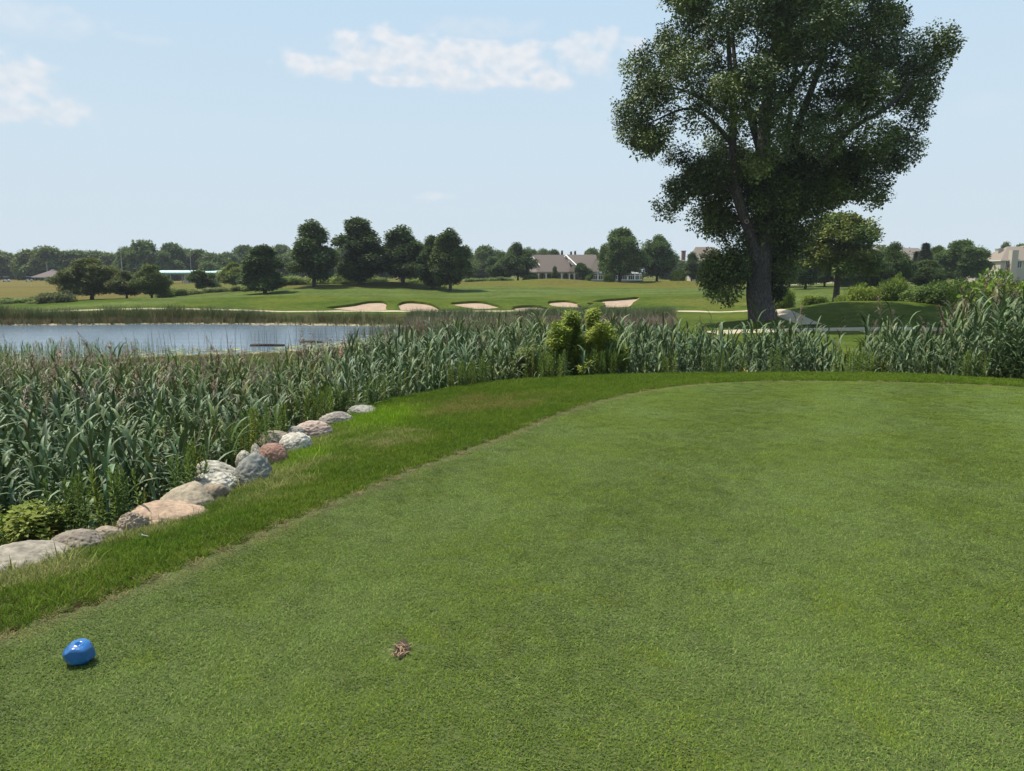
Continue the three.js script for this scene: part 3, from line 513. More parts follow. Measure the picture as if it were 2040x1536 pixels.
// ---------------------------------------------------------------- the boulders that hold the bank, the tee marker and small things on the turf
function pebble(seed, detail, planes, soft, rough, roughScale) {
  const r = rngOf(seed), N = [];
  for (let k = 0; k < planes; k++) { const z = r() * 2 - 1, a = r() * 6.283, q = Math.sqrt(1 - z * z); N.push([q * Math.cos(a), z, q * Math.sin(a), 0.72 + 0.28 * r()]); }
  const g = mergeVertices(new THREE.IcosahedronGeometry(1, detail).deleteAttribute('normal').deleteAttribute('uv')), p = g.attributes.position, o = seed * 3.1;
  for (let i = 0; i < p.count; i++) {
    const x = p.getX(i), y = p.getY(i), z = p.getZ(i);
    let s = 0; for (const [a, b, c, h] of N) { const q = a * x + b * y + c * z; if (q > 0.05) s += (q / h) ** soft; }
    const rad = (s + 1e-6) ** (-1 / soft) * (1 + rough * fbm3(x * roughScale + o, y * roughScale, z * roughScale, 5) + rough * 0.35 * Math.abs(fbm3(x * 2 + o, y * 7, z * 2, 3)));
    p.setXYZ(i, x * rad, y * rad, z * rad);
  }
  return g;
}
function boulder(name, label, box, dist, tint, o = {}) {
  const [p0, p1, q0, q1] = box, r = rngOf(box[0] * 7 + box[2]);
  // seen width and height at its distance; most of the stone sits in the bank
  const zc = dist * Math.cos(PITCH) + 1.85 * Math.sin(PITCH), wide = (p1 - p0) / F * zc * 1.16, tall = (q1 - q0) / F * zc, x = sideX((p0 + p1) / 2, dist, -0.25), gy = groundAt(x, dist);
  const g = pebble(box[0] + box[2] * 13, 26, 30, o.soft ?? 6, o.rough ?? 0.07, o.scale ?? 3.2);
  g.computeBoundingBox(); const b = g.boundingBox;
  const topY = riseY(q0 - 3, dist + wide * 0.10), botY = Math.min(gy, riseY(q1, dist)) - 0.10, h = Math.max(topY - botY, 0.14);
  g.translate(-(b.min.x + b.max.x) / 2, -b.min.y, -(b.min.z + b.max.z) / 2);
  g.scale(wide / (b.max.x - b.min.x), h / (b.max.y - b.min.y), wide * (o.deep ?? 0.8) / (b.max.z - b.min.z));
  g.computeVertexNormals();
  const pos = g.attributes.position, col = new Float32Array(pos.count * 3), sd = box[0];
  for (let i = 0; i < pos.count; i++) {
    const X = pos.getX(i), Y = pos.getY(i), Z = pos.getZ(i), a = fbm3(X * 5 + sd, Y * 5, Z * 5, 4), f = n3(X * 42 + sd, Y * 42, Z * 42), v = Math.abs(fbm3(X * 3 - sd, (Y + X * 0.5) * 11, Z * 3, 3));
    let c = mixc(tint, o.second ?? [tint[0] * 0.62, tint[1] * 0.62, tint[2] * 0.62], clamp(0.30 + a * 1.3, 0, 1));
    if (o.vein) c = mixc(c, o.vein, sstep(0.26, 0.36, v));
    const k = 0.8 + 0.22 * f + 0.18 * n3(X * 16, Y * 16 + sd, Z * 16); col[i * 3] = c[0] * k; col[i * 3 + 1] = c[1] * k; col[i * 3 + 2] = c[2] * k;
  }
  g.setAttribute('color', new THREE.BufferAttribute(col, 3));
  const m = new THREE.Mesh(g, new THREE.MeshStandardMaterial({ vertexColors: true, roughness: 0.85 }));
  put(m, name); tag(m, label, 'boulder', 'boulders along the bank');
  m.position.set(x, botY, -dist - wide * 0.1); m.rotation.y = o.turn ?? (r() - 0.5) * 0.5; m.rotation.z = o.tip ?? 0;
}
const GREY = [0.31, 0.27, 0.205], BROWN = [0.27, 0.215, 0.15], WHITE = [0.54, 0.49, 0.385], PINK = [0.42, 0.31, 0.25];
boulder('boulder', 'flat grey brown boulder beside yellow green vine leaves', [-70, 118, 1086, 1132], 4.38, GREY, { rough: 0.05 });
boulder('boulder', 'dark brown boulder between the flat grey one and a small tan slab', [108, 205, 1056, 1096], 4.68, [0.25, 0.205, 0.155], { rough: 0.08 });
boulder('boulder', 'small low tan slab next to the dark brown boulder', [186, 246, 1052, 1074], 4.92, [0.33, 0.265, 0.19], { rough: 0.07 });
boulder('boulder', 'rough tan boulder with a pitted face', [236, 292, 1022, 1062], 5.05, [0.40, 0.31, 0.22], { rough: 0.16, scale: 4.5 });
boulder('boulder', 'wide orange tan boulder with a gritty surface', [268, 400, 1004, 1048], 5.25, [0.42, 0.29, 0.19], { rough: 0.05 });
boulder('boulder', 'large round tan boulder with ochre patches above the gritty orange one', [306, 418, 972, 1026], 5.55, [0.36, 0.295, 0.20], { rough: 0.045, soft: 7 });
boulder('boulder', 'smooth brown boulder tucked behind the large round tan one', [392, 454, 966, 1000], 5.8, [0.29, 0.225, 0.15], { rough: 0.045, soft: 7 });
boulder('boulder', 'white boulder streaked with grey bands', [378, 468, 944, 984], 6.12, WHITE, { rough: 0.09, second: [0.20, 0.20, 0.18], vein: [0.17, 0.17, 0.155] });
boulder('boulder', 'large whitish boulder touching the dark grey upright one', [398, 478, 917, 966], 6.42, [0.47, 0.44, 0.35], { rough: 0.08, second: [0.30, 0.27, 0.20] });
boulder('boulder', 'dark grey boulder with a shaded side and dry grass at its foot', [466, 534, 906, 964], 6.3, [0.25, 0.25, 0.215], { rough: 0.08, second: [0.15, 0.14, 0.12] });
boulder('boulder', 'small white boulder behind the dark grey one', [470, 502, 899, 924], 6.75, WHITE, { rough: 0.09 });
boulder('boulder', 'smallest white stone beside the red boulder', [500, 524, 886, 908], 7.1, WHITE, { rough: 0.1 });
boulder('boulder', 'brick red boulder below the cream white one', [518, 570, 886, 916], 7.0, [0.31, 0.165, 0.115], { rough: 0.06, second: [0.25, 0.15, 0.11] });
boulder('boulder', 'cream white boulder above the red one', [558, 616, 865, 898], 7.5, [0.58, 0.53, 0.43], { rough: 0.08 });
boulder('boulder', 'olive brown boulder behind the cream white one', [508, 578, 862, 894], 7.75, [0.255, 0.215, 0.15], { rough: 0.06 });
boulder('boulder', 'small grey boulder in front of the pink one', [570, 604, 852, 876], 8.0, [0.36, 0.34, 0.28], { rough: 0.09 });
boulder('boulder', 'pale pink boulder next to a small grey one', [588, 660, 839, 868], 8.3, [0.50, 0.39, 0.32], { rough: 0.08, second: [0.36, 0.25, 0.20] });
boulder('boulder', 'round brown grey boulder under the reeds', [638, 700, 822, 850], 9.1, [0.33, 0.285, 0.235], { rough: 0.06 });
boulder('boulder', 'low grey boulder half hidden by dry reed stems', [692, 748, 810, 834], 9.75, [0.30, 0.285, 0.235], { rough: 0.09 });
// blue tee marker: a painted stone-shaped block with a small dent in its top
{
  const N = [[0, 1, 0, 0.80], [0.12, 0.95, 0.30, 0.80], [0.92, 0.10, 0.25, 0.86], [0.75, 0.62, 0.1, 0.92], [-0.62, 0.70, 0.25, 0.80], [-0.95, -0.1, 0.2, 0.98], [0, 0.15, 1, 0.80], [-0.5, -0.25, 0.8, 0.88], [0.45, -0.1, 0.88, 0.86], [0, 0, -1, 0.9], [-0.55, -0.8, 0.2, 0.86], [0.55, -0.82, 0.1, 0.88], [0.1, -0.85, 0.5, 0.84], [0, -1, 0, 0.86], [0.6, 0.2, -0.75, 0.9], [-0.6, 0.2, -0.75, 0.9]];
  const g = mergeVertices(new THREE.IcosahedronGeometry(1, 40).deleteAttribute('normal').deleteAttribute('uv')), p = g.attributes.position;
  for (let i = 0; i < p.count; i++) {
    const x = p.getX(i), y = p.getY(i), z = p.getZ(i); let s = 0;
    for (const [a, b, c, h] of N) { const q = (a * x + b * y + c * z) / Math.hypot(a, b, c); if (q > 0.05) s += (q / h) ** 13; }
    let rad = s ** (-1 / 13) * (1 + 0.012 * fbm3(x * 2.5, y * 2.5, z * 2.5, 3));
    const X = x * rad, Z = z * rad, dent = Math.exp(-(((X - 0.05) / 0.17) ** 2) - (((Z - 0.05) / 0.17) ** 2)) * (y > 0.3 ? 1 : 0), ring = Math.exp(-(((Math.hypot(X - 0.05, Z - 0.05) - 0.26) / 0.07) ** 2)) * (y > 0.3 ? 1 : 0);
    p.setXYZ(i, X, y * rad - 0.16 * dent + 0.035 * ring, Z);
  }
  g.scale(0.060, 0.057, 0.056); g.computeBoundingBox(); g.translate(0, -g.boundingBox.min.y, 0); g.computeVertexNormals();
  const m = new THREE.Mesh(g, new THREE.MeshPhysicalMaterial({ color: new THREE.Color().setRGB(0.001, 0.092, 0.29), roughness: 0.28, clearcoat: 1, clearcoatRoughness: 0.09 }));
  put(m, 'tee_marker'); tag(m, 'glossy blue painted stone tee marker standing on the mown turf', 'tee marker');
  m.position.set(-1.80, 0.000, -2.87); m.rotation.set(0, 0.15, -0.06);
}
// a divot with torn straw, and a broken white tee lost in the fringe
{
  const g = new THREE.Group(); put(g, 'divot'); tag(g, 'small brown divot torn in the mown turf', 'divot'); g.position.set(-0.475, 0.010, -2.985);
  const s = new THREE.Shape(); for (let k = 0; k < 18; k++) { const a = k / 18 * 6.283, q = 1 + 0.22 * n2(k * 1.7, 4); s[k ? 'lineTo' : 'moveTo'](Math.cos(a) * 0.034 * q, Math.sin(a) * 0.078 * q); }
  part('soil', new THREE.ShapeGeometry(s).rotateX(-Math.PI / 2), std(0.035, 0.024, 0.014, 1, { side: THREE.DoubleSide }), g);
  const L = new Leafy(), r = rngOf(66);
  for (let k = 0; k < 60; k++) { const c = r() < 0.35 ? [0.10, 0.07, 0.04] : [0.50 + 0.12 * r(), 0.38, 0.22]; L.blade([(r() - 0.5) * 0.055, 0.003, -0.025 + 0.10 * r()], r() * 6.28, 0.2 + 0.7 * r(), 0.022 + 0.025 * r(), 0.004, 0.6, 2, c, c, 0); }
  part('straw', L.build(), turfMat, g);
}
{
  const g = new THREE.LatheGeometry([[0, 0], [0.0012, 0.006], [0.0022, 0.012], [0.0022, 0.034], [0.0048, 0.042], [0.0062, 0.044], [0.004, 0.0435], [0, 0.0415]].map(([a, b]) => new THREE.Vector2(a, b)), 14);
  const m = new THREE.Mesh(g, std(0.75, 0.74, 0.70, 0.4, { side: THREE.DoubleSide })); put(m, 'golf_tee'); tag(m, 'tiny white golf tee lying in the fringe grass', 'golf tee');
  const x = sideX(310, 4.5, -0.05), d = 4.42; m.position.set(x, groundAt(x, d) + 0.062, -d); m.rotation.set(0.2, 0.3, 1.15);
}
// ---------------------------------------------------------------- trees and shrubs
function spray(seed, n, size, leaf, aspect = 0.85, flat = 0.6) {
  const r = rngOf(seed), L = new Leafy(), dir = new THREE.Vector3(), up = new THREE.Vector3();
  for (let k = 0; k < n; k++) {
    dir.set(r() - 0.5, (r() - 0.5) * flat, r() - 0.5).normalize(); const q = Math.cbrt(r()) * size, hue = 0.78 + 0.44 * r();
    const x = dir.x * q, y = dir.y * q, z = dir.z * q;
    dir.set(dir.x + (r() - 0.5) * 1.2, dir.y - 0.5 * r() + 0.1, dir.z + (r() - 0.5) * 1.2).normalize(); up.set((r() - 0.5) * 1.1, 1, (r() - 0.5) * 1.1).normalize();
    L.leaf(x, y, z, dir, up, leaf * (0.7 + 0.6 * r()), leaf * aspect * (0.7 + 0.5 * r()), [hue * (0.95 + 0.1 * r()), hue, hue * (0.85 + 0.3 * r())]);
  }
  return L.build();
}
const leafMat = new THREE.MeshPhysicalMaterial({ vertexColors: true, roughness: 0.85, specularIntensity: 0.5, transmission: 0.32, thickness: 0, side: THREE.DoubleSide });
const leafMats = {}; const tinted = (k) => leafMats[k.join()] ??= (() => { const m = leafMat.clone(); m.color.setRGB(k[0], k[1], k[2]); return m; })();
const barkMap = noiseMap(512, (u, v) => { const t = 6.28318, X = Math.cos(u * t), Y = Math.sin(u * t), a = Math.abs(fbm3(X * 3.4, Y * 3.4, v * 5, 4)), k = 0.28 + 1.7 * a; return [k, k * 0.97, k * 0.93]; });
const barkBump = barkMap;
const bark = new THREE.MeshStandardMaterial({ color: new THREE.Color().setRGB(0.13, 0.112, 0.095), map: barkMap, bumpMap: barkBump, bumpScale: 0.06, roughness: 0.95 });
function limb(pts, r0, r1, n = 8, flare = 0) {
  const c = new THREE.CatmullRomCurve3(pts.map((p) => new THREE.Vector3(...p))), S = Math.max(6, pts.length * 4), pos = [], uv = [], idx = [], fr = c.computeFrenetFrames(S, false);
  for (let i = 0; i <= S; i++) {
    const t = i / S, p = c.getPointAt(t), rad = lerp(r0, r1, t ** 0.85) * (1 + flare * Math.exp(-t * 14));
    for (let k = 0; k <= n; k++) { const a = k / n * 6.2832, q = rad * (1 + 0.07 * Math.sin(a * 3 + i * 0.4) + 0.05 * Math.sin(a * 5 + 1)), N = fr.normals[i], B = fr.binormals[i]; pos.push(p.x + (N.x * Math.cos(a) + B.x * Math.sin(a)) * q, p.y + (N.y * Math.cos(a) + B.y * Math.sin(a)) * q, p.z + (N.z * Math.cos(a) + B.z * Math.sin(a)) * q); uv.push(k / n * Math.max(1, Math.round(r0 * 3)), t * c.getLength() / 3); }
    if (i < S) for (let k = 0; k < n; k++) { const a = i * (n + 1) + k, b = a + n + 1; idx.push(a, b, a + 1, a + 1, b, b + 1); }
  }
  const g = new THREE.BufferGeometry(); g.setAttribute('position', new THREE.Float32BufferAttribute(pos, 3)); g.setAttribute('uv', new THREE.Float32BufferAttribute(uv, 2)); g.setIndex(idx); g.computeVertexNormals(); return g;
}
// crown: sprays of leaves spread through lobes [x, y, z, r]
function crown(seed, lobes, n, geos, size, base, other, parent, shell = 0.5) {
  const r = rngOf(seed), sum = []; let total = 0;
  for (const l of lobes) { total += l[3] ** 2; sum.push(total); }
  const lists = geos.map(() => []);
  for (let k = 0; k < n; k++) {
    const w = r() * total; let i = sum.findIndex((s) => s >= w); const l = lobes[i];
    const z = r() * 2 - 1, a = r() * 6.283, q = Math.sqrt(1 - z * z), rad = l[3] * lerp(Math.cbrt(r()), 0.75 + 0.3 * r(), shell) * (r() < 0.15 ? 1 + 0.5 * r() : 1), hue = 0.82 + 0.36 * r(), t = clamp(0.5 + 1.2 * n2(l[0] * 0.9 + seed, l[1] * 0.9 + l[2]) + 0.3 * (r() - 0.5), 0, 1), c = mixc(base, other, t);
    lists[(r() * geos.length) | 0].push({ x: l[0] + q * Math.cos(a) * rad, y: l[1] + z * rad * (l[4] ?? 0.85), z: l[2] + q * Math.sin(a) * rad, turn: r() * 6.28, tilt: (r() - 0.5) * 0.9, lean: (r() - 0.5) * 0.9, s: size * (0.7 + 0.6 * r()), c: [c[0] * hue, c[1] * hue, c[2] * hue] });
  }
  geos.forEach((g, k) => { const m = scatter('crown', g, leafMat, lists[k], parent); });
}
const sprayMid = [spray(501, 22, 0.50, 0.27)], sprayFine = [spray(511, 26, 0.36, 0.14)], sprayFar = [spray(521, 20, 0.85, 0.55)], needleSpray = [(() => { const L = new Leafy(), r = rngOf(530), d = new THREE.Vector3(), u = new THREE.Vector3(0, 1, 0); for (let k = 0; k < 26; k++) { const a = r() * 6.28; d.set(Math.cos(a), -0.35 + 0.5 * r(), Math.sin(a)).normalize(); L.leaf(0.15 * (r() - 0.5), 0.15 * (r() - 0.5), 0.15 * (r() - 0.5), d, u, 0.55 * (0.6 + 0.6 * r()), 0.10, [0.8 + 0.4 * r(), 0.8 + 0.4 * r(), 0.9]); } return L.build(); })()];
function lobesIn(seed, n, W, y0, y1, top = 0.6, rk = [0.075, 0.18]) {          // lobes filling an egg-shaped crown
  const r = rngOf(seed), out = [];
  for (let k = 0; k < n; k++) { const t = r(), y = lerp(y0, y1, t), prof = Math.sin(Math.PI * clamp(0.10 + 0.86 * t ** top, 0, 1)) ** 0.7, rad = W * lerp(rk[0], rk[1], r()) * (0.6 + 0.4 * prof), a = r() * 6.283, q = Math.max(0, W / 2 * prof - rad * 0.7) * Math.sqrt(r()) * (r() < 0.25 ? 1.1 + 0.18 * r() : 0.75 + 0.35 * r()); out.push([Math.cos(a) * q, clamp(y, y0 + rad * 0.6, y1 - rad * 0.8), Math.sin(a) * q, rad]); }
  return out;
}
function makeTree(seed, { W, H, clear, n, lobes = 26, trunkR = 0.18, base, other, geos = sprayMid, size = 1, top = 0.6, lean = 0, shell = 0.5, rk }) {
  const g = new THREE.Group(), r = rngOf(seed), L = lobesIn(seed + 1, lobes, W, clear, H, top, rk).map((l) => [l[0] + lean * l[1] / H, l[1], l[2], l[3]]);
  const wood = [limb([[0, -0.4, 0], [lean * 0.1, H * 0.25, 0.05], [lean * 0.4 + 0.1, H * 0.55, 0], [lean * 0.8, H * 0.86, 0]], trunkR * 1.2, trunkR * 0.25, 9, 0.5)];
  for (const l of L.slice(0, 10)) { const y = lerp(clear * 0.8, l[1], 0.4); wood.push(limb([[lean * 0.3 * y / H, y, 0], [l[0] * 0.5, lerp(y, l[1], 0.6), l[2] * 0.5], [l[0], l[1], l[2]]], trunkR * 0.42, trunkR * 0.1, 5)); }
  part('trunk', mergeGeometries(wood), bark, g);
  crown(seed + 2, L, n, geos, size, base, other, g, shell);
  return g;
}
function makeShrub(seed, { W, H, n, base, other, geos = sprayMid, size = 0.7, lobes = 12 }) {
  const g = new THREE.Group(), r = rngOf(seed), L = [];
  for (let k = 0; k < lobes; k++) { const a = r() * 6.28, q = Math.sqrt(r()) * W * 0.33, rad = W * (0.16 + 0.12 * r()), y = Math.max(rad * 0.5, r() * (H - rad) * (1 - 0.35 * q / (W * 0.33))); L.push([Math.cos(a) * q, y, Math.sin(a) * q, Math.min(rad, H * 0.45)]); }
  const wood = L.slice(0, 6).map((l) => limb([[l[0] * 0.1, -0.2, l[2] * 0.1], [l[0] * 0.5, l[1] * 0.5, l[2] * 0.5], [l[0], l[1], l[2]]], 0.05, 0.015, 5));
  part('stems', mergeGeometries(wood), bark, g);
  crown(seed + 2, L, n, geos, size, base, other, g, 0.4);
  return g;
}
function makeSpruce(seed, { W, H, n, base, other }) {
  const g = new THREE.Group(), r = rngOf(seed), list = [];
  part('trunk', limb([[0, -0.3, 0], [0, H * 0.5, 0.02], [0, H * 0.97, 0]], 0.2, 0.03, 7), bark, g);
  for (let k = 0; k < n; k++) { const t = r() ** 1.5, tier = Math.floor(t * 16) / 16, y = H * (0.06 + 0.94 * t), rad = W / 2 * (1 - t) * (0.55 + 0.45 * r()) * (0.8 + 0.35 * ((t * 16) % 1)), a = r() * 6.28, hue = 0.75 + 0.5 * r(), c = mixc(base, other, r()); list.push({ x: Math.cos(a) * rad, y: y - rad * 0.15, z: Math.sin(a) * rad, turn: r() * 6.28, tilt: (r() - 0.5) * 0.4, s: 0.9 + 0.7 * r(), c: [c[0] * hue, c[1] * hue, c[2] * hue] }); }
  scatter('crown', needleSpray[0], leafMat, list, g);
  return g;
}
const DK = [0.055, 0.092, 0.022], DK2 = [0.095, 0.140, 0.030], MD = [0.085, 0.135, 0.030], MD2 = [0.125, 0.175, 0.040], YG = [0.105, 0.140, 0.030], YG2 = [0.140, 0.170, 0.045], OL = [0.075, 0.085, 0.030], OL2 = [0.105, 0.110, 0.040], BG = [0.060, 0.090, 0.048], SP = [0.045, 0.085, 0.050], SP2 = [0.075, 0.12, 0.065];
// prototypes, all about ten metres tall
const KIND = {
  oval: [makeTree(601, { W: 6.6, H: 11, clear: 1.5, n: 2500, lobes: 50, trunkR: 0.24, base: DK, other: DK2, shell: 0.9 }), makeTree(611, { W: 7.0, H: 11, clear: 1.2, n: 2500, lobes: 48, trunkR: 0.26, base: DK, other: DK2, shell: 0.9 })],
  round: [makeTree(621, { W: 9.5, H: 10, clear: 1.6, n: 2600, lobes: 60, shell: 0.9, trunkR: 0.26, base: MD, other: MD2, top: 0.75 }), makeTree(631, { W: 9, H: 10, clear: 1.9, n: 2500, lobes: 54, shell: 0.9, trunkR: 0.24, base: MD, other: MD2, top: 0.8 })],
  far: [makeTree(641, { W: 9, H: 10, clear: 0.8, n: 1000, lobes: 34, shell: 0.7, trunkR: 0.22, base: MD, other: MD2, geos: sprayFar, top: 0.8, rk: [0.12, 0.24] }), makeTree(651, { W: 10, H: 10, clear: 0.6, n: 1000, lobes: 32, shell: 0.7, base: MD, other: MD2, geos: sprayFar, top: 0.9, rk: [0.12, 0.25] }), makeTree(661, { W: 7.5, H: 10, clear: 0.8, n: 900, lobes: 32, shell: 0.7, base: MD, other: MD2, geos: sprayFar, top: 0.7, rk: [0.12, 0.24] })],
  spruce: [makeSpruce(671, { W: 5, H: 10, n: 1500, base: SP, other: SP2 })],
  shrub: [makeShrub(681, { W: 5, H: 3, n: 900, base: MD, other: MD2 }), makeShrub(691, { W: 5.5, H: 3.2, n: 950, base: MD, other: MD2 })],
  loose: [makeTree(711, { W: 9.5, H: 10, clear: 3.3, n: 1700, lobes: 44, shell: 0.7, trunkR: 0.3, base: MD, other: YG2, top: 0.75, rk: [0.07, 0.15], size: 0.85 })],
  dwarf: [makeTree(701, { W: 5, H: 4, clear: 0.9, n: 1100, lobes: 18, trunkR: 0.12, base: DK, other: MD, size: 0.65, top: 0.8 })],
};
const used = new Set();
let treeSeed = 1000;
// plant(kind, name, label, category, group, [where it stands: column, distance], [seen width, top row], tint)
function plant(kind, name, label, cat, group, p, d, widthPx, topPx, tint, o = {}) {
  const protos = KIND[kind], r = rngOf(treeSeed++), src = protos[o.v ?? ((r() * protos.length) | 0)];
  const g = src.clone(); put(g, name); tag(g, label, cat, group);
  const size = { oval: [6.8, 11], round: [9.3, 10], far: [9, 10], loose: [9.5, 10], spruce: [5, 10], shrub: [5, 3], dwarf: [5, 4] }[kind];
  const x = sideX(p, d), y = groundAt(x, d), tall = riseY(topPx, d) - y, wide = widthPx / F * d;
  g.position.set(x, y - 0.08, -d); g.rotation.y = o.turn ?? r() * 6.28;
  g.scale.set(wide / size[0], tall / size[1], wide / size[0]);
  if (tint) g.traverse((m) => { if (m.name === 'crown') m.material = tinted(tint); });
  return g;
}
const OLIVE = [1.25, 1.0, 0.9];
// six shade trees on the ridge behind the bunkers
const ridge = (p, d, w, top, label, v, tint) => plant('oval', 'shade_tree', label, 'tree', 'shade trees on the ridge', p, d, w, top, tint, { v });
ridge(528, 119, 88, 491, 'lower dark tree standing apart down the slope from the shade trees', 1, [0.95, 1, 0.9]);
ridge(626, 130, 100, 442, 'shade tree nearest the lower dark tree, loose crown with sky gaps', 0);
ridge(718, 137, 112, 439, 'tallest and widest of the shade trees on the ridge', 1);
ridge(803, 138, 104, 452, 'shade tree on the crest of the mound in the middle of the row', 0, [0.95, 1, 1]);
ridge(862, 134, 62, 473, 'slim shade tree with twin trunks pressed against its neighbour', 1, [0.9, 0.95, 1]);
ridge(897, 131, 88, 458, 'last shade tree of the row towards the clubhouse', 0);
// left side: shrubs and small trees beyond the pond
const bush = (p, d, w, top, tint, label, group, o) => plant('shrub', 'shrub', label, 'shrub', group, p, d, w, top, tint, o);
plant('round', 'thicket_tree', 'broad olive brown tree with a dark trunk beyond the pond', 'tree', null, 182, 119, 118, 518, OLIVE, { v: 0 });
plant('round', 'thicket_tree', 'low dark olive tree crowding against the broad olive brown one', 'tree', null, 252, 118, 76, 541, [1.0, 0.82, 0.8], { v: 1 });
plant('round', 'thicket_tree', 'rounded green tree with a pointed top ending the thicket beyond the pond', 'tree', null, 302, 117, 70, 529, [1.05, 0.98, 0.8], { v: 0 });
bush(112, 112, 70, 574, [0.9, 0.75, 0.8], 'low brown shrub beside the broad olive brown tree');
plant('dwarf', 'small_tree', 'small round tree alone in front of the green roofed shelter', 'tree', null, 405, 140, 68, 540, [1.15, 1.1, 0.8]);
plant('round', 'broad_tree', 'yellow green rounded tree between the shelter and the lower dark tree', 'tree', null, 470, 165, 70, 524, [1.5, 1.35, 0.8]);
[[330, 122, 40, 572], [352, 128, 44, 570], [380, 132, 50, 573], [425, 135, 46, 571], [452, 133, 50, 569], [480, 130, 46, 566], [505, 128, 40, 566]].forEach(([p, d, w, t]) => bush(p, d, w, t, [1.35, 1.2, 1.0], 'scrubby bush in the rough strip between the thicket and the lower dark tree', 'scrub beside the fairway'));
[[560, 150, 56, 548], [590, 152, 60, 545], [655, 152, 60, 545], [690, 150, 56, 540], [708, 152, 46, 530], [745, 155, 50, 548], [830, 152, 46, 548], [850, 150, 40, 550], [875, 152, 40, 552]].forEach(([p, d, w, t]) => bush(p, d, w, t, [1.7, 1.55, 1.1], 'pale green bush behind the trunks of the shade trees', 'pale bushes behind the shade trees'));
[[945, 172, 50, 552], [970, 174, 50, 551], [995, 175, 50, 549]].forEach(([p, d, w, t]) => bush(p, d, w, t, [1.4, 1.4, 1.1], 'low bush on the bank between the shade trees and the clubhouse', 'low bushes before the clubhouse'));
[[10, 116, 60, 590], [50, 118, 60, 588], [80, 114, 40, 596]].forEach(([p, d, w, t]) => bush(p, d, w, t, [1.4, 1.35, 0.9], 'low meadow bush beside the small flat green', 'meadow bushes'));
// round the clubhouse
plant('round', 'dark_tree', 'dark tree with a ragged top at the end of the clubhouse roof', 'tree', null, 1032, 186, 74, 486, [0.72, 0.8, 0.8]);
plant('round', 'dark_tree', 'lower dark tree next to the ragged one by the clubhouse', 'tree', null, 1000, 190, 60, 505, [0.7, 0.8, 0.85]);
bush(1058, 184, 30, 541, [0.75, 0.85, 0.8], 'round dark bush at the porch end of the clubhouse');
plant('oval', 'column_tree', 'narrow upright tree before the clubhouse porch', 'tree', null, 1105, 182, 15, 530, [1.15, 1.1, 1], { v: 0 });
plant('dwarf', 'small_tree', 'small spreading tree before the clubhouse wall', 'tree', null, 1161, 180, 42, 525, [1.0, 1.15, 1.0]);
bush(1171, 172, 14, 545, [1.1, 1.1, 0.9], 'little pointed bush in front of the small spreading tree', null, { v: 0 });
plant('round', 'big_maple', 'large spreading maple before the white sunroom', 'tree', null, 1234, 170, 98, 459, [0.88, 0.95, 0.85], { v: 0 });
bush(1215, 168, 26, 538, [0.85, 0.95, 0.8], 'dark bush at the foot of the large spreading maple');
plant('round', 'big_maple', 'second large maple between the sunroom and the yellow green bush', 'tree', null, 1308, 176, 82, 471, [0.8, 0.9, 0.9], { v: 1 });
bush(1350, 172, 28, 530, [1.8, 1.6, 0.9], 'bright yellow green bush beside the second large maple', null, { v: 1 });
plant('oval', 'dark_tree', 'slender dark tree between the yellow green bush and the cottonwood', 'tree', null, 1377, 172, 36, 503, [0.8, 0.85, 1]);
plant('round', 'dark_tree', 'reddish brown low tree behind the hanging leaves of the cottonwood', 'tree', null, 1405, 180, 44, 520, [1.15, 0.75, 0.8]);
// right of the cottonwood
bush(1563, 74, 34, 566, [1.7, 1.6, 0.7], 'small bright bush just behind the trunk of the cottonwood');
plant('loose', 'leaning_tree', 'loose light green tree with a bare dark trunk beside the cottonwood', 'tree', null, 1666, 84, 190, 424, [1.1, 1.1, 0.75]);
plant('round', 'dark_tree', 'dense dark tree in front of the brick house', 'tree', null, 1730, 112, 84, 500, [0.62, 0.7, 0.6]);
plant('round', 'dark_tree', 'dense dark tree before the grey roofed house', 'tree', null, 1775, 116, 80, 486, [0.62, 0.72, 0.6]);
[[1722, 69, 56, 556], [1770, 68, 60, 546], [1790, 70, 30, 532], [1815, 66, 36, 580], [1690, 76, 40, 578], [1620, 78, 50, 582]].forEach(([p, d, w, t], i) => bush(p, d, w, t, i === 1 ? [1.2, 1.2, 0.7] : [1.6, 1.5, 0.75], 'bright leafy bush along the back of the shaded mound', 'bushes behind the mound'));
[[1845, 62, 90, 556], [1890, 60, 84, 550], [1925, 62, 70, 545]].forEach(([p, d, w, t]) => bush(p, d, w, t, [0.85, 0.95, 0.6], 'dark green bush of the hedge at the end of the mound', 'hedge bushes'));
[[1965, 44, 130, 536], [2020, 42, 150, 516], [1940, 46, 80, 552], [2070, 44, 130, 522]].forEach(([p, d, w, t]) => bush(p, d, w, t, [1.35, 1.45, 0.6], 'bright broad leaved bush above the plumed reeds', 'bright bushes behind the reeds'));
plant('spruce', 'spruce_tree', 'taller dark spruce between the grey roofed house and the rounded maple', 'tree', null, 1838, 150, 52, 484);
plant('spruce', 'spruce_tree', 'shorter dark spruce close to the dense dark tree by the grey roofed house', 'tree', null, 1822, 155, 40, 500);
plant('spruce', 'spruce_tree', 'blue green spruce beneath the brick house', 'tree', null, 1690, 135, 40, 525, [0.9, 1, 1.15]);
plant('round', 'big_maple', 'rounded maple in front of the stucco house', 'tree', null, 1912, 152, 100, 482, [0.95, 1.05, 0.9], { v: 0 });
plant('round', 'dark_tree', 'dark tree between the spruces and the rounded maple', 'tree', null, 1866, 160, 56, 493, [0.85, 0.95, 0.8]);
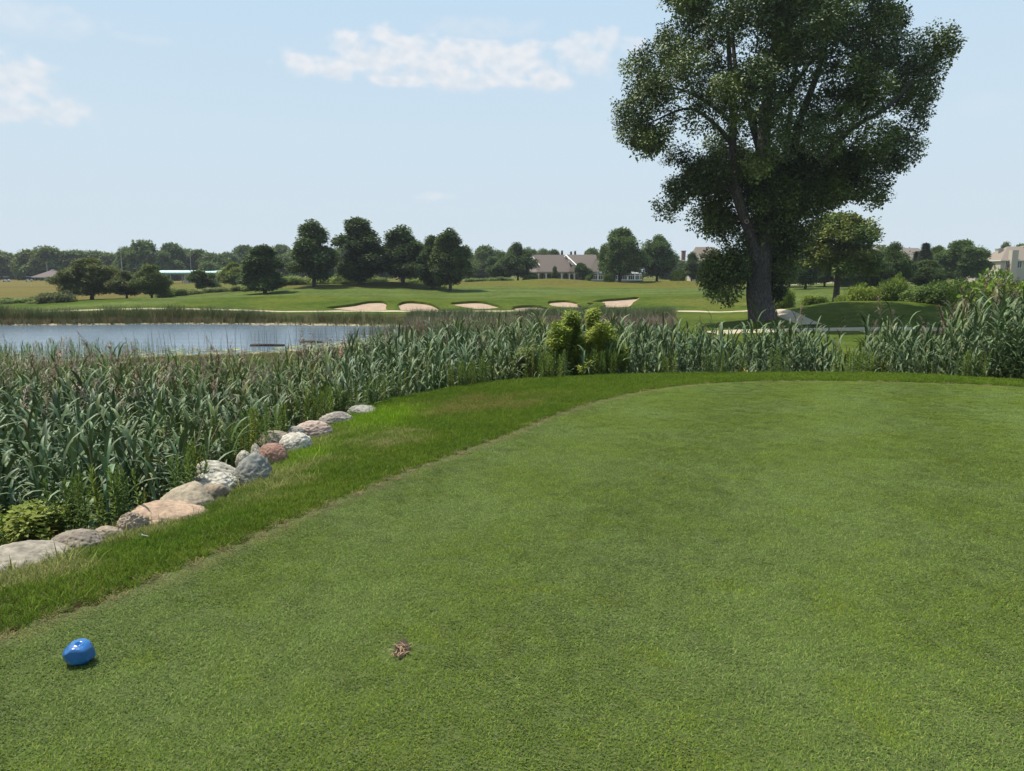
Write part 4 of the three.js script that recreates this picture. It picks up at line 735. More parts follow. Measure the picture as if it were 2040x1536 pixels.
// the far tree line
const farTree = (p, d, w, top, tint, label, group) => plant('far', 'far_tree', label, 'tree', group, p, d, w, top, tint);
const rt = rngOf(888);
[[-10, 500, 80], [28, 505, 70], [60, 497, 66], [95, 490, 74], [130, 503, 66], [165, 501, 72], [200, 502, 70], [228, 505, 56]].forEach(([p, t, w]) => farTree(p, 320 + 40 * rt(), w, t, rt() < 0.6 ? [1.2, 1.1, 0.8] : null, 'broad tree of the far line behind the hip roofed pavilion', 'far trees behind the pavilion'));
[[262, 495, 50], [290, 478, 76], [325, 500, 50]].forEach(([p, t, w], i) => farTree(p, 296, w, t, null, i === 1 ? 'tallest dark tree of the far line, beside a thin pole' : 'dark far tree flanking the tallest one', i === 1 ? null : 'dark far trees'));
[[345, 488, 62], [372, 495, 60], [398, 500, 50], [430, 506, 50], [458, 505, 50], [492, 492, 56], [520, 496, 50], [562, 491, 50], [595, 497, 56]].forEach(([p, t, w]) => farTree(p, 310 + 60 * rt(), w, t, null, 'broad tree of the far line behind the green roofed shelter', 'far trees behind the shelter'));
[[350, 520, 40], [420, 522, 40], [660, 500, 60], [690, 492, 56], [760, 494, 60], [838, 490, 56], [880, 500, 60], [940, 505, 50], [965, 492, 46], [990, 498, 50], [960, 520, 46], [920, 520, 50], [640, 510, 60], [560, 510, 60]].forEach(([p, t, w]) => farTree(p, 250 + 60 * rt(), w, t, null, 'broad tree of the far line glimpsed between the shade trees', 'far trees behind the shade trees'));
[[1062, 500, 30], [1085, 498, 34], [1104, 500, 30], [1178, 497, 36], [1205, 494, 40], [1260, 500, 50], [1330, 505, 60], [1355, 520, 40]].forEach(([p, t, w]) => farTree(p, 260 + 30 * rt(), w, t, null, 'tree top showing over the clubhouse roof', 'trees behind the clubhouse'));
[[1119, 499], [1137, 501], [1145, 500]].forEach(([p, t]) => plant('spruce', 'spruce_tree', 'pointed spruce tip over the clubhouse ridge', 'tree', 'spruces behind the clubhouse', p, 262, 14, t));
[[1440, 505, 60], [1480, 510, 60], [1560, 505, 70], [1610, 500, 70], [1640, 510, 60], [1690, 505, 60], [1745, 488, 66], [1800, 497, 60], [1850, 505, 70], [1880, 500, 60], [1950, 505, 60], [1998, 482, 30], [2028, 490, 40], [1820, 520, 60], [1900, 522, 60], [1960, 528, 50]].forEach(([p, t, w]) => farTree(p, 240 + 60 * rt(), w, t, null, 'garden tree among the far houses', 'trees among the houses'));
[[1572, 140, 62, 522], [1604, 128, 74, 505], [1642, 138, 66, 512], [1692, 122, 66, 508], [1845, 120, 80, 520]].forEach(([p, d, w, t]) => plant('round', 'dark_tree', 'dense dark tree filling the back of the lawn behind the loose light green tree', 'tree', 'dark trees behind the lawn', p, d, w, t, [0.72, 0.8, 0.7]));
// ---------------------------------------------------------------- the big cottonwood beside the cart path
{
  const D0 = 55, X0 = sideX(1520, D0, -1.9), Y0 = groundAt(X0, D0) - 0.1, root = new THREE.Group();
  put(root, 'cottonwood_tree'); tag(root, 'huge dark cottonwood with a thick furrowed trunk beside the cart path', 'tree'); root.position.set(X0, Y0, -D0);
  const at = (p, q, z = 0) => [sideX(p, D0, 8) - X0, riseY(q, D0) - Y0, z];
  // trunk and main limbs
  const wood = [
    [[[0.05, -0.5, 0], at(1522, 585), at(1524, 530, 0.1), at(1530, 450, 0.2), at(1532, 390, 0)], 1.0, 0.62, 16, 0.25],
    [[at(1512, 520, 0.2), at(1492, 465, 0.7), at(1474, 430, 1.2), at(1456, 390, 1.6), at(1440, 330, 2.2), at(1436, 260, 2.4), at(1430, 170, 2.2), at(1420, 60, 2)], 0.46, 0.12, 10],
    [[at(1532, 400, 0), at(1520, 330, 0), at(1522, 250, -0.4), at(1530, 150, -0.5), at(1535, 20, 0), at(1540, -120, 0)], 0.60, 0.14, 10],
    [[at(1535, 430, 0), at(1560, 370, -0.8), at(1590, 300, -1.6), at(1610, 220, -2), at(1640, 120, -2), at(1660, 0, -2)], 0.48, 0.12, 10],
    [[at(1540, 450, 0), at(1580, 380, 1), at(1620, 320, 1.8), at(1662, 268, 2.4), at(1720, 232, 2.6), at(1765, 180, 2.6)], 0.34, 0.08, 9],
    [[at(1436, 260, 2.4), at(1390, 225, 2.6), at(1340, 200, 2.8), at(1290, 190, 2.8)], 0.20, 0.05, 7],
    [[at(1438, 300, 2.3), at(1395, 260, 2.8), at(1350, 235, 3), at(1270, 265, 3.2)], 0.20, 0.05, 7],
    [[at(1521, 250, -0.4), at(1560, 180, 0.8), at(1600, 120, 1.2), at(1680, 60, 1.6)], 0.24, 0.06, 7],
    [[at(1456, 390, 1.6), at(1410, 370, 2), at(1370, 360, 2.2), at(1330, 410, 2.4)], 0.13, 0.03, 6],
    [[at(1600, 330, 0), at(1660, 310, -1), at(1720, 300, -1.5), at(1790, 290, -1.8)], 0.20, 0.05, 7],
    [[at(1522, 300, -1), at(1510, 200, -3), at(1490, 90, -4.5), at(1480, -60, -5)], 0.34, 0.08, 8],
    [[at(1570, 340, -1), at(1600, 240, -3.5), at(1620, 130, -5), at(1640, 20, -5.5)], 0.30, 0.08, 8],
    [[at(1510, 560, 0.2), at(1480, 545, 0.8), at(1440, 520, 1.1), at(1425, 560, 1.2)], 0.10, 0.03, 6],
    [[at(1535, 540, 0.2), at(1570, 520, 0.3), at(1605, 530, 0.3)], 0.10, 0.03, 6],
  ];
  part('trunk', mergeGeometries(wood.map((w) => limb(...w))), new THREE.MeshStandardMaterial({ color: new THREE.Color().setRGB(0.20, 0.185, 0.17), map: barkMap, bumpMap: barkBump, bumpScale: 0.2, roughness: 0.95 }), root);
  const knot = new THREE.TorusGeometry(0.13, 0.05, 8, 16); const km = part('knot', knot, std(0.22, 0.19, 0.155, 0.9), root); km.position.set(...at(1478, 444, 1.5));
  // crown: lobes of foliage between the limbs; its spread measured on the tree
  const OUT = [[1300, 60], [1262, 100], [1236, 125], [1240, 175], [1222, 215], [1204, 268], [1228, 292], [1255, 300], [1290, 325], [1330, 322], [1360, 340], [1325, 362], [1304, 430], [1320, 450], [1345, 430], [1372, 395], [1395, 405], [1362, 430], [1392, 465], [1430, 480], [1445, 500], [1405, 515], [1398, 550], [1425, 600], [1450, 613], [1478, 600], [1490, 560], [1505, 520], [1530, 540], [1560, 560], [1590, 565], [1600, 520], [1625, 470], [1640, 430], [1690, 395], [1725, 412], [1782, 405], [1775, 350], [1792, 345], [1850, 325], [1846, 290], [1820, 280], [1852, 240], [1838, 200], [1870, 180], [1866, 130], [1893, 72], [1862, 55], [1800, 45], [1770, 20], [1752, -20], [1735, -90], [1690, -170], [1620, -235], [1540, -262], [1450, -235], [1380, -170], [1330, -90], [1312, -10]];
  const lobes = [], r = rngOf(4242);
  let tries = 0;
  while (lobes.length < 520 && tries++ < 40000) {
    const low = r() < 0.42, p = low ? 1290 + r() * 510 : 1200 + r() * 700, q = low ? 320 + r() * 295 : -265 + r() * 620;
    if (!inside(OUT, p, q)) continue;
    const e = edge(OUT, p, q), rad = clamp(e * D0 / F * (0.9 + 0.2 * r()), 0.26, q > 430 ? 0.8 : 0.75 + 0.55 * r());
    const spread = q < 340 ? Math.min(7.5, 0.8 + e * D0 / F * 1.35) : q > 430 ? 1.2 : 2.2, z = (r() * 2 - 1) * spread;
    if (rad < 0.34 && r() < 0.25) continue;
    if (q < 330 && n3(p * 0.016, q * 0.016, z * 0.12) < -0.42) continue;      // open places between the boughs
    const limbAt = q > 520 ? 1516 : q > 430 ? lerp(1474, 1516, (q - 430) / 90) : lerp(1440, 1474, (q - 330) / 100);
    if (q > 350 && q < 575 && Math.abs(p - limbAt - 4) < 22 && z > -0.4) continue;     // the bole and its first limb stand clear
    const k = (D0 - z) / D0, [X, Y] = at(p, q, 0);                   // keep the measured outline at the lobe's own depth
    lobes.push([(X + X0) * k - X0, EYE + (Y + Y0 - EYE) * k - Y0, z, rad, 0.9]);
  }
  for (let k = 0; k < 26; k++) { const [X, Y] = at(1408 + 78 * r(), 508 + 88 * r() * (0.5 + 0.5 * r()), 0); lobes.push([X, Y, 0.6 + (r() - 0.5) * 1.6, 0.35 + 0.35 * r(), 0.9]); }
  const leaves = [spray(541, 26, 0.40, 0.13, 0.95, 0.8), spray(543, 18, 0.46, 0.19, 0.9, 0.9), spray(545, 24, 0.34, 0.15, 0.95, 0.8)];
  crown(4300, lobes, 16500, leaves, 1, [0.055, 0.092, 0.020], [0.125, 0.175, 0.030], root, 0.75);
  // ivy round the trunk
  const ivy = []; for (let k = 0; k < 30; k++) { const q = 430 + 200 * r(), a = r() * 2.4 - 1.3, rr = 0.95; const [X, Y] = at(1534 + (r() - 0.35) * 22, q, 0); ivy.push([X + rr * Math.cos(a) * 0.75, Y, rr * Math.sin(a) * 0.8, q > 560 ? 0.22 + 0.22 * r() : 0.4 + 0.35 * r(), 1]); }
  const ivyG = new THREE.Group(); ivyG.name = 'ivy'; root.add(ivyG); crown(4400, ivy, 1500, [leaves[0]], 0.8, [0.028, 0.050, 0.018], [0.045, 0.072, 0.022], ivyG, 0.5);
  ivyG.children.forEach((m) => { m.name = 'ivy_leaves'; });
  const glossy = leafMat.clone(); glossy.roughness = 0.6; glossy.transmission = 0.2; glossy.specularIntensity = 0.9; root.traverse((m) => { if (m.name === 'crown') m.material = glossy; });
  shade(root);
}
// ---------------------------------------------------------------- buildings, far behind
const quadGeo = (faces) => { const p = [], i = []; for (const f of faces) { const o = p.length / 3; f.forEach((v) => p.push(...v)); for (let k = 1; k < f.length - 1; k++) i.push(o, o + k, o + k + 1); } const g = new THREE.BufferGeometry(); g.setAttribute('position', new THREE.Float32BufferAttribute(p, 3)); g.setIndex(i); g.computeVertexNormals(); g.setAttribute('uv', new THREE.Float32BufferAttribute(p.length / 3 * 2, 2)); return g; };
const box = (x0, x1, y0, y1, z0, z1) => new THREE.BoxGeometry(x1 - x0, y1 - y0, z1 - z0).translate((x0 + x1) / 2, (y0 + y1) / 2, (z0 + z1) / 2);
const shingle = (r, g, b) => std(r, g, b, 0.95, { side: THREE.DoubleSide });
const glassMat = new THREE.MeshStandardMaterial({ color: new THREE.Color().setRGB(0.025, 0.03, 0.035), roughness: 0.08 });
const whiteMat = std(0.62, 0.61, 0.57, 0.6), stuccoMat = std(0.40, 0.37, 0.31, 0.9), brickMat = std(0.19, 0.11, 0.085, 0.9), tanMat = std(0.30, 0.25, 0.19, 0.9);
function building(name, label, p, d, lift = 0) { const g = new THREE.Group(); put(g, name); tag(g, label, 'building'); const x = sideX(p, d); g.position.set(x, groundAt(x, d) - 0.1 + lift, -d); return g; }
// hip roof with thickness: half width a, half depth b, ridge half length c
function hip(parent, x, z, a, b, y, h, c, mat, name = 'roof', eave = 0.22) {
  const t = eave, F1 = [[x - a, y, z + b], [x + a, y, z + b], [x + c, y + h, z], [x - c, y + h, z]], B1 = [[x + a, y, z - b], [x - a, y, z - b], [x - c, y + h, z], [x + c, y + h, z]], L1 = [[x - a, y, z - b], [x - a, y, z + b], [x - c, y + h, z]], R1 = [[x + a, y, z + b], [x + a, y, z - b], [x + c, y + h, z]];
  const skirt = [[[x - a, y, z + b], [x - a, y - t, z + b], [x + a, y - t, z + b], [x + a, y, z + b]], [[x + a, y, z - b], [x + a, y - t, z - b], [x - a, y - t, z - b], [x - a, y, z - b]], [[x - a, y, z - b], [x - a, y - t, z - b], [x - a, y - t, z + b], [x - a, y, z + b]], [[x + a, y, z + b], [x + a, y - t, z + b], [x + a, y - t, z - b], [x + a, y, z - b]], [[x - a, y - t, z + b], [x - a, y - t, z - b], [x + a, y - t, z - b], [x + a, y - t, z + b]]];
  const m = part(name, quadGeo([F1, B1, L1, R1]), mat, parent); part('eaves', quadGeo(skirt), whiteMat, m); return m;
}
function win(parent, x0, x1, y0, y1, z, panes = 2, frame = whiteMat) { const f = part('window', box(x0 - 0.09, x1 + 0.09, y0 - 0.09, y1 + 0.09, z, z + 0.07), frame, parent), w = (x1 - x0) / panes; for (let k = 0; k < panes; k++) part('pane', box(x0 + k * w + 0.05, x0 + (k + 1) * w - 0.05, y0 + 0.04, y1 - 0.04, z + 0.06, z + 0.09), glassMat, f); return f; }
{ // clubhouse: porch wing with Dutch gables and a white sunroom at its end
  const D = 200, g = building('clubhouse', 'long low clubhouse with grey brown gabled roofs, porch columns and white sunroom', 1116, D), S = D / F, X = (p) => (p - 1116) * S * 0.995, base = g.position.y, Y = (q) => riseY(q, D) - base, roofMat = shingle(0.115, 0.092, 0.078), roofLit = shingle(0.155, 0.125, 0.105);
  part('wall', box(X(1050), X(1192), -0.3, Y(542), -9, -1.6), std(0.20, 0.165, 0.14, 0.9), g);
  const eave = Y(541.5), ridgeY = Y(506.5), fz = 0.4, rz = -5.2;
  // main roof: long front slope, hip at its end topped by a small white gable
  const roof = part('roof', quadGeo([[[X(1070), eave, fz], [X(1139), eave, fz], [X(1131), ridgeY, rz], [X(1059), ridgeY, rz], [X(1076), Y(528.5), fz - 2.2]], [[X(1139), eave, -11], [X(1042), eave, -11], [X(1059), ridgeY, rz], [X(1131), ridgeY, rz]]]), roofMat, g);
  part('hip_end', quadGeo([[[X(1042), eave, -2], [X(1070), eave, fz], [X(1076), Y(528.5), fz - 2.2], [X(1050), Y(528), -4]], [[X(1042), eave, -11], [X(1042), eave, -2], [X(1050), Y(528), -4], [X(1050), Y(528), -8]]]), roofLit, roof);
  part('gable_wall', quadGeo([[[X(1050), Y(528), -3.6], [X(1074), Y(528.5), fz - 2.5], [X(1060), ridgeY - 0.1, rz - 0.1]]]), whiteMat, roof);
  const barge = (p0, q0, z0, p1, q1, z1, parent) => part('bargeboard', limb([[X(p0), Y(q0), z0], [(X(p0) + X(p1)) / 2, (Y(q0) + Y(q1)) / 2, (z0 + z1) / 2], [X(p1), Y(q1), z1]], 0.17, 0.17, 4), whiteMat, parent);
  barge(1059, 506.5, rz, 1076, 528.8, fz - 2.1, roof);
  const roof2 = part('roof', quadGeo([[[X(1147), Y(528), fz + 0.6], [X(1172), eave, fz + 1.6], [X(1190), eave, fz + 1.6], [X(1190), ridgeY, rz + 1], [X(1130), ridgeY + 0.02, rz + 1.2]], [[X(1132), eave, fz + 0.2], [X(1150), eave, fz + 1.2], [X(1146.5), Y(528.5), fz + 0.5], [X(1138), Y(530), fz]]]), roofMat, g);
  part('hip_end', quadGeo([[[X(1132), eave + 0.02, fz + 0.5], [X(1152), eave + 0.02, fz + 1.6], [X(1147), Y(528), fz + 0.7], [X(1139), Y(529), fz + 0.4]]]), roofLit, roof2);
  part('hip_end', quadGeo([[[X(1172), eave, fz + 1.8], [X(1192), eave, fz + 2.2], [X(1192), Y(515), fz], [X(1184), Y(516), fz]]]), roofLit, roof2);
  barge(1129.5, 507.5, rz + 1.3, 1147.5, 528.6, fz + 0.8, roof2); barge(1129.5, 507.5, rz + 1.2, 1126, 511, rz + 1.2, roof2);
  part('gable_wall', quadGeo([[[X(1129), Y(510), rz + 0.9], [X(1145), Y(528), fz + 0.2], [X(1138), Y(528), fz - 0.4]]]), std(0.09, 0.08, 0.075), roof2);
  part('fascia', box(X(1050), X(1172), eave - 0.28, eave - 0.02, 0.05, 0.25), std(0.36, 0.33, 0.29), g);
  for (const p of [1073, 1088, 1103.5, 1119, 1134, 1144]) { const c = part('column', box(X(p) - 0.16, X(p) + 0.16, -0.3, eave - 0.3, -0.25, 0.07), whiteMat, g); for (const s of [-1, 1]) part('bracket', limb([[X(p), eave - 0.9, -0.1], [X(p) + s * 0.35, eave - 0.6, -0.1], [X(p) + s * 0.7, eave - 0.33, -0.1]], 0.06, 0.06, 4), whiteMat, c); }
  for (const [a, b] of [[1077, 1083], [1091, 1098], [1109, 1115], [1123, 1130], [1137, 1142], [1148, 1153], [1157, 1162]]) win(g, X(a), X(b), 0.5, 1.95, -1.6, 2, std(0.24, 0.21, 0.19));
  // sunroom: seven bays turning back at the end
  const srY = Y(545), bays = [[1176, 0.6], [1189, 1.8], [1203, 2.8], [1217, 3.3], [1231, 3.3], [1246, 3.1], [1261, 2.4], [1272, 0.8], [1279, -1.6]];
  for (let k = 0; k < bays.length - 1; k++) {
    const [pa, za] = bays[k], [pb, zb] = bays[k + 1], xa = X(pa), xb = X(pb), w = Math.hypot(xb - xa, zb - za), s = new THREE.Group(); s.name = 'sunroom_bay'; g.add(s); s.position.set((xa + xb) / 2, 0, (za + zb) / 2); s.rotation.y = -Math.atan2(zb - za, xb - xa);
    part('wall', box(-w / 2, w / 2, -0.3, srY, -0.12, 0), whiteMat, s);
    const n = w > 1.5 ? 3 : 2; for (let j = 0; j < n; j++) { const x0 = -w / 2 + 0.2 + j * (w - 0.4) / n; part('window_pane', box(x0 + 0.07, x0 + (w - 0.4) / n - 0.07, 0.55, srY - 0.55, 0.0, 0.03), glassMat, s); part('window_pane', box(x0 + 0.04, x0 + (w - 0.4) / n - 0.04, srY - 0.42, srY - 0.16, 0.0, 0.03), glassMat, s); }
    part('hedge_plinth', box(-w / 2, w / 2, -0.3, 0.28, 0.05, 0.5), std(0.03, 0.05, 0.02, 1), s);
  }
  const rf = [], top = [X(1215), Y(537.5), -2.5], top2 = [X(1245), Y(537.5), -2.5]; for (let k = 0; k < bays.length - 1; k++) { const A = [X(bays[k][0]), srY + 0.05, bays[k][1] + 0.3], B = [X(bays[k + 1][0]), srY + 0.05, bays[k + 1][1] + 0.3]; rf.push(k < 4 ? [A, B, top] : k === 4 ? [A, B, top2, top] : [A, B, top2]); }
  part('sunroom_roof', quadGeo(rf), std(0.36, 0.36, 0.35, 0.6, { side: THREE.DoubleSide }), g);
}
{ // pavilion and long shelter beyond the meadow
  const g = building('pavilion', 'small hip roofed pavilion on posts at the edge of the far trees', 107, 288), S = 288 / F;
  hip(g, 0, 0, 5.4, 5, 1.7, 2.5, 0.6, shingle(0.13, 0.10, 0.095));
  for (const x of [-4.6, -2.3, 0, 2.3, 4.6]) for (const z of [-4, 4]) part('post', box(x - 0.13, x + 0.13, -0.2, 1.6, z - 0.13, z + 0.13), tanMat, g);
  part('low_wall', box(-1.2, 4.2, -0.2, 0.9, 3.6, 3.8), stuccoMat, g);
  const c = part('cupola', box(-0.35, 0.35, 4.1, 4.5, -0.35, 0.35), whiteMat, g);
  const s = building('range_shelter', 'long open shelter with a flat pale green roof beyond the small round tree', 381, 250), W = 11.2, y1 = riseY(543.5, 250) - s.position.y, y2 = riseY(538.5, 250) - s.position.y;
  part('roof', quadGeo([[[-W, y1 + 0.1, 3], [W, y1 + 0.1, 3], [W, y2, -2], [-W, y2, -2]]]), std(0.42, 0.60, 0.54, 0.5, { side: THREE.DoubleSide }), s);
  part('fascia', box(-W, W, y1 - 0.45, y1 + 0.05, 2.9, 3.02), std(0.20, 0.34, 0.31, 0.6), s);
  for (const x of [-9.5, -5.7, -1.9, 1.9, 5.7, 9.5]) part('post', box(x - 0.12, x + 0.12, -0.2, y1, 2.2, 2.45), tanMat, s);
  part('store_room', box(-1.6, 2.6, -0.2, y1 - 0.2, -1.5, 1.8), stuccoMat, s);
}
function house(name, label, p, d, w, eaveRow, ridgeRow, wallMat, roofMat, o = {}) {
  const g = building(name, label, p, d), W = w / F * d, e = riseY(eaveRow, d) - g.position.y, rr = riseY(ridgeRow, d) - g.position.y, deep = o.deep ?? W * 0.35;
  part('wall', box(-W / 2 + 0.4, W / 2 - 0.4, -0.3, e, -deep * 0.9, deep * 0.9), wallMat, g);
  hip(g, 0, 0, W / 2, deep, e, rr - e, o.ridge ?? W * 0.2, roofMat);
  for (const [cx, row, cw, cm] of o.chimneys ?? []) { const x = (cx - p) / F * d, y = riseY(row, d) - g.position.y, c = part('chimney', box(x - cw / 2, x + cw / 2, e, y, -0.6, 0.6), cm ?? stuccoMat, g); part('chimney_cap', box(x - cw / 2 - 0.12, x + cw / 2 + 0.12, y, y + 0.25, -0.72, 0.72), cm ?? stuccoMat, c); }
  for (const [a, b, t, u, n] of o.windows ?? []) win(g, (a - p) / F * d, (b - p) / F * d, riseY(u, d) - g.position.y, riseY(t, d) - g.position.y, (o.front ?? deep * 0.9) + 0.01, n ?? 2);
  return g;
}
const cedar = shingle(0.20, 0.165, 0.13), cedar2 = shingle(0.17, 0.145, 0.125);
house('house', 'house with a steep tan hipped roof half hidden by the cottonwood', 1402, 235, 62, 518, 492, stuccoMat, cedar, { chimneys: [[1360, 501, 1.1, brickMat]], windows: [[1390, 1396, 522, 532], [1404, 1410, 522, 532]], ridge: 3 });
{ const g = house('house', 'brick house with a gable behind the loose light green tree', 1705, 185, 92, 512, 488, std(0.24, 0.165, 0.125), cedar2, { deep: 5, ridge: 3, windows: [[1698, 1706, 516, 527, 3], [1711, 1716, 507, 512, 1], [1711, 1716, 517, 524, 1], [1670, 1680, 520, 530, 2]] }); part('balcony', box(-1.8, 0.3, 1.2, 2.2, 4.6, 5.4), std(0.16, 0.07, 0.06), g); }
house('house', 'house with a long grey roof showing over the dense dark trees', 1806, 205, 64, 518, 494, stuccoMat, cedar2, { ridge: 2.4, deep: 5 });
{ // stucco house with a front gable and round window
  const d = 190, p = 1944, g = building('house', 'beige stucco house with a front gable, round window and arched window', p, d), X = (q) => (q - p) / F * d, b = g.position.y, Y = (q) => riseY(q, d) - b;
  part('wall', box(X(1930), X(1964.5), -0.3, Y(520), -5, 2.4), stuccoMat, g);
  part('gable_wall', quadGeo([[[X(1930), Y(520), 2.41], [X(1964.5), Y(520), 2.41], [X(1950), Y(502), 2.41]]]), stuccoMat, g);
  part('roof', quadGeo([[[X(1928), Y(521), 2.8], [X(1950), Y(501), 2.8], [X(1950), Y(501), -6], [X(1928), Y(521), -6]], [[X(1950), Y(501), 2.8], [X(1966.5), Y(521), 2.8], [X(1966.5), Y(521), -6], [X(1950), Y(501), -6]]]), cedar2, g);
  part('round_window', new THREE.CylinderGeometry(0.24, 0.24, 0.08, 18).rotateX(Math.PI / 2).translate(X(1953), Y(510), 2.45), glassMat, g);
  const aw = win(g, X(1948), X(1957), Y(533), Y(523.5), 2.42, 2); part('arch', new THREE.CylinderGeometry(X(1957) - X(1952.5), X(1957) - X(1952.5), 0.07, 20, 1, false, Math.PI / 2, Math.PI).rotateX(-Math.PI / 2).translate(X(1952.5), Y(523), 2.46), glassMat, aw);
  const c = part('chimney', box(X(1942), X(1947), Y(515), Y(497), -2.6, -1.6), brickMat, g); for (const q of [1943.2, 1945.6]) part('chimney_pot', new THREE.CylinderGeometry(0.14, 0.16, 0.5, 10).translate(X(q), Y(496), -2.1), std(0.25, 0.16, 0.12), c);
}
{ const g = house('house', 'large house with a steep tan cedar roof and tall stucco chimneys', 2015, 186, 108, 519, 491, stuccoMat, cedar, { ridge: 1.9, deep: 5.5, chimneys: [[1984, 497, 1.15], [2033, 492, 0.9]], windows: [[1973, 1979, 521, 533, 2], [1996, 2004, 521, 534, 2], [2022, 2030, 521, 534, 2]] });
  part('chimney_stack', box((1984 - 2015) / F * 186 - 0.75, (1984 - 2015) / F * 186 + 0.75, -0.3, riseY(500, 186) - g.position.y, 4.9, 6.2), stuccoMat, g);
  const d1 = part('dormer', box(1.6, 3.0, riseY(516, 186) - g.position.y, riseY(508, 186) - g.position.y, 2, 3.6), std(0.36, 0.29, 0.22), g); }
// poles of the practice range, the flag, and golf carts by the pavilion
for (const [p, q, d, l] of [[245, 500, 280, 'thin grey pole rising beside the tallest dark far tree'], [96, 524, 295, 'short thin pole over the pavilion roof'], [382, 500, 300, 'thin pole behind the long shelter']]) { const x = sideX(p, d), y = groundAt(x, d), h = riseY(q, d) - y; const m = new THREE.Mesh(mergeGeometries([new THREE.CylinderGeometry(0.09, 0.14, h, 8).translate(0, h / 2, 0), new THREE.CylinderGeometry(0.22, 0.22, 0.3, 8).translate(0, 0.15, 0)]), std(0.33, 0.34, 0.33, 0.6)); put(m, 'range_pole'); tag(m, l, 'pole', 'range poles'); m.position.set(x, y - 0.05, -d); }
{ const d = 215, x = sideX(62, d), y = groundAt(x, d), g = new THREE.Group(); put(g, 'golf_flag'); tag(g, 'slim flagstick with a small pale flag on the far green', 'flag'); g.position.set(x, y, -d); part('stick', new THREE.CylinderGeometry(0.02, 0.025, 2.2, 6).translate(0, 1.1, 0), whiteMat, g); part('flag', box(0.02, 0.5, 1.85, 2.2, -0.01, 0.01), std(0.6, 0.6, 0.4), g); }
function cart(p, d, turn) {
  const x = sideX(p, d), g = new THREE.Group(); put(g, 'golf_cart'); tag(g, 'white golf cart parked near the pavilion', 'golf cart', 'golf carts near the pavilion'); g.position.set(x, groundAt(x, d), -d); g.rotation.y = turn;
  const sh = new THREE.Shape([[-1.15, 0.25], [1.1, 0.25], [1.15, 0.6], [0.75, 0.95], [0.45, 0.5], [-0.1, 0.5], [-0.15, 0.75], [-0.6, 0.78], [-0.65, 0.6], [-1.15, 0.62]].map((v) => new THREE.Vector2(...v)));
  part('body', new THREE.ExtrudeGeometry(sh, { depth: 1.1, bevelEnabled: false }).translate(0, 0, -0.55), std(0.65, 0.65, 0.62, 0.35), g); part('canopy', box(-0.85, 0.85, 1.75, 1.84, -0.6, 0.6), std(0.7, 0.7, 0.67, 0.4), g); part('seat', box(-0.55, -0.1, 0.74, 0.92, -0.5, 0.5), std(0.4, 0.36, 0.28), g);
  for (const [a, b] of [[-0.8, -0.5], [-0.8, 0.5], [0.75, -0.5], [0.75, 0.5]]) part('strut', new THREE.CylinderGeometry(0.025, 0.025, 1.15, 6).translate(a, 1.2, b), std(0.1, 0.1, 0.1), g);
  for (const [a, b] of [[-0.75, -0.55], [-0.75, 0.55], [0.75, -0.55], [0.75, 0.55]]) part('wheel', new THREE.CylinderGeometry(0.24, 0.24, 0.18, 14).rotateX(Math.PI / 2).translate(a, 0.24, b), std(0.03, 0.03, 0.03), g);
}
cart(13, 275, 0.2); cart(58, 278, 0.4);
// two dark logs in the shallow water
for (const [p, d, len, t] of [[530, 50.5, 2.3, 0.06], [620, 53, 1.6, -0.1]]) { const x = sideX(p, d), m = new THREE.Mesh(limb([[-len / 2, -0.06, 0], [-len * 0.1, 0.0, 0.06], [len / 2, -0.03, 0.02]], 0.15, 0.10, 9), std(0.05, 0.04, 0.032, 0.9, { map: barkMap })); put(m, 'log'); tag(m, len > 2 ? 'longer dark log lying in the shallow pond among dry stalks' : 'shorter dark log lying in the shallow pond near the marsh', 'log', 'logs in the pond'); m.position.set(x, WATER + 0.05, -d); m.rotation.y = t; }
// short white rail fence by the clubhouse lawn
{ const d = 176, x = sideX(1010, d), g = new THREE.Group(); put(g, 'rail_fence'); tag(g, 'short white rail fence between the low bushes and the ragged dark tree', 'fence'); g.position.set(x, groundAt(x, d) - 0.05, -d);
  for (const a of [-1, -0.5, 0, 0.5, 1]) part('post', box(a - 0.05, a + 0.05, 0, 1.05, -0.05, 0.05), whiteMat, g); for (const y of [0.35, 0.7, 0.98]) part('rail', box(-1.05, 1.05, y - 0.05, y + 0.05, 0.05, 0.08), whiteMat, g); }
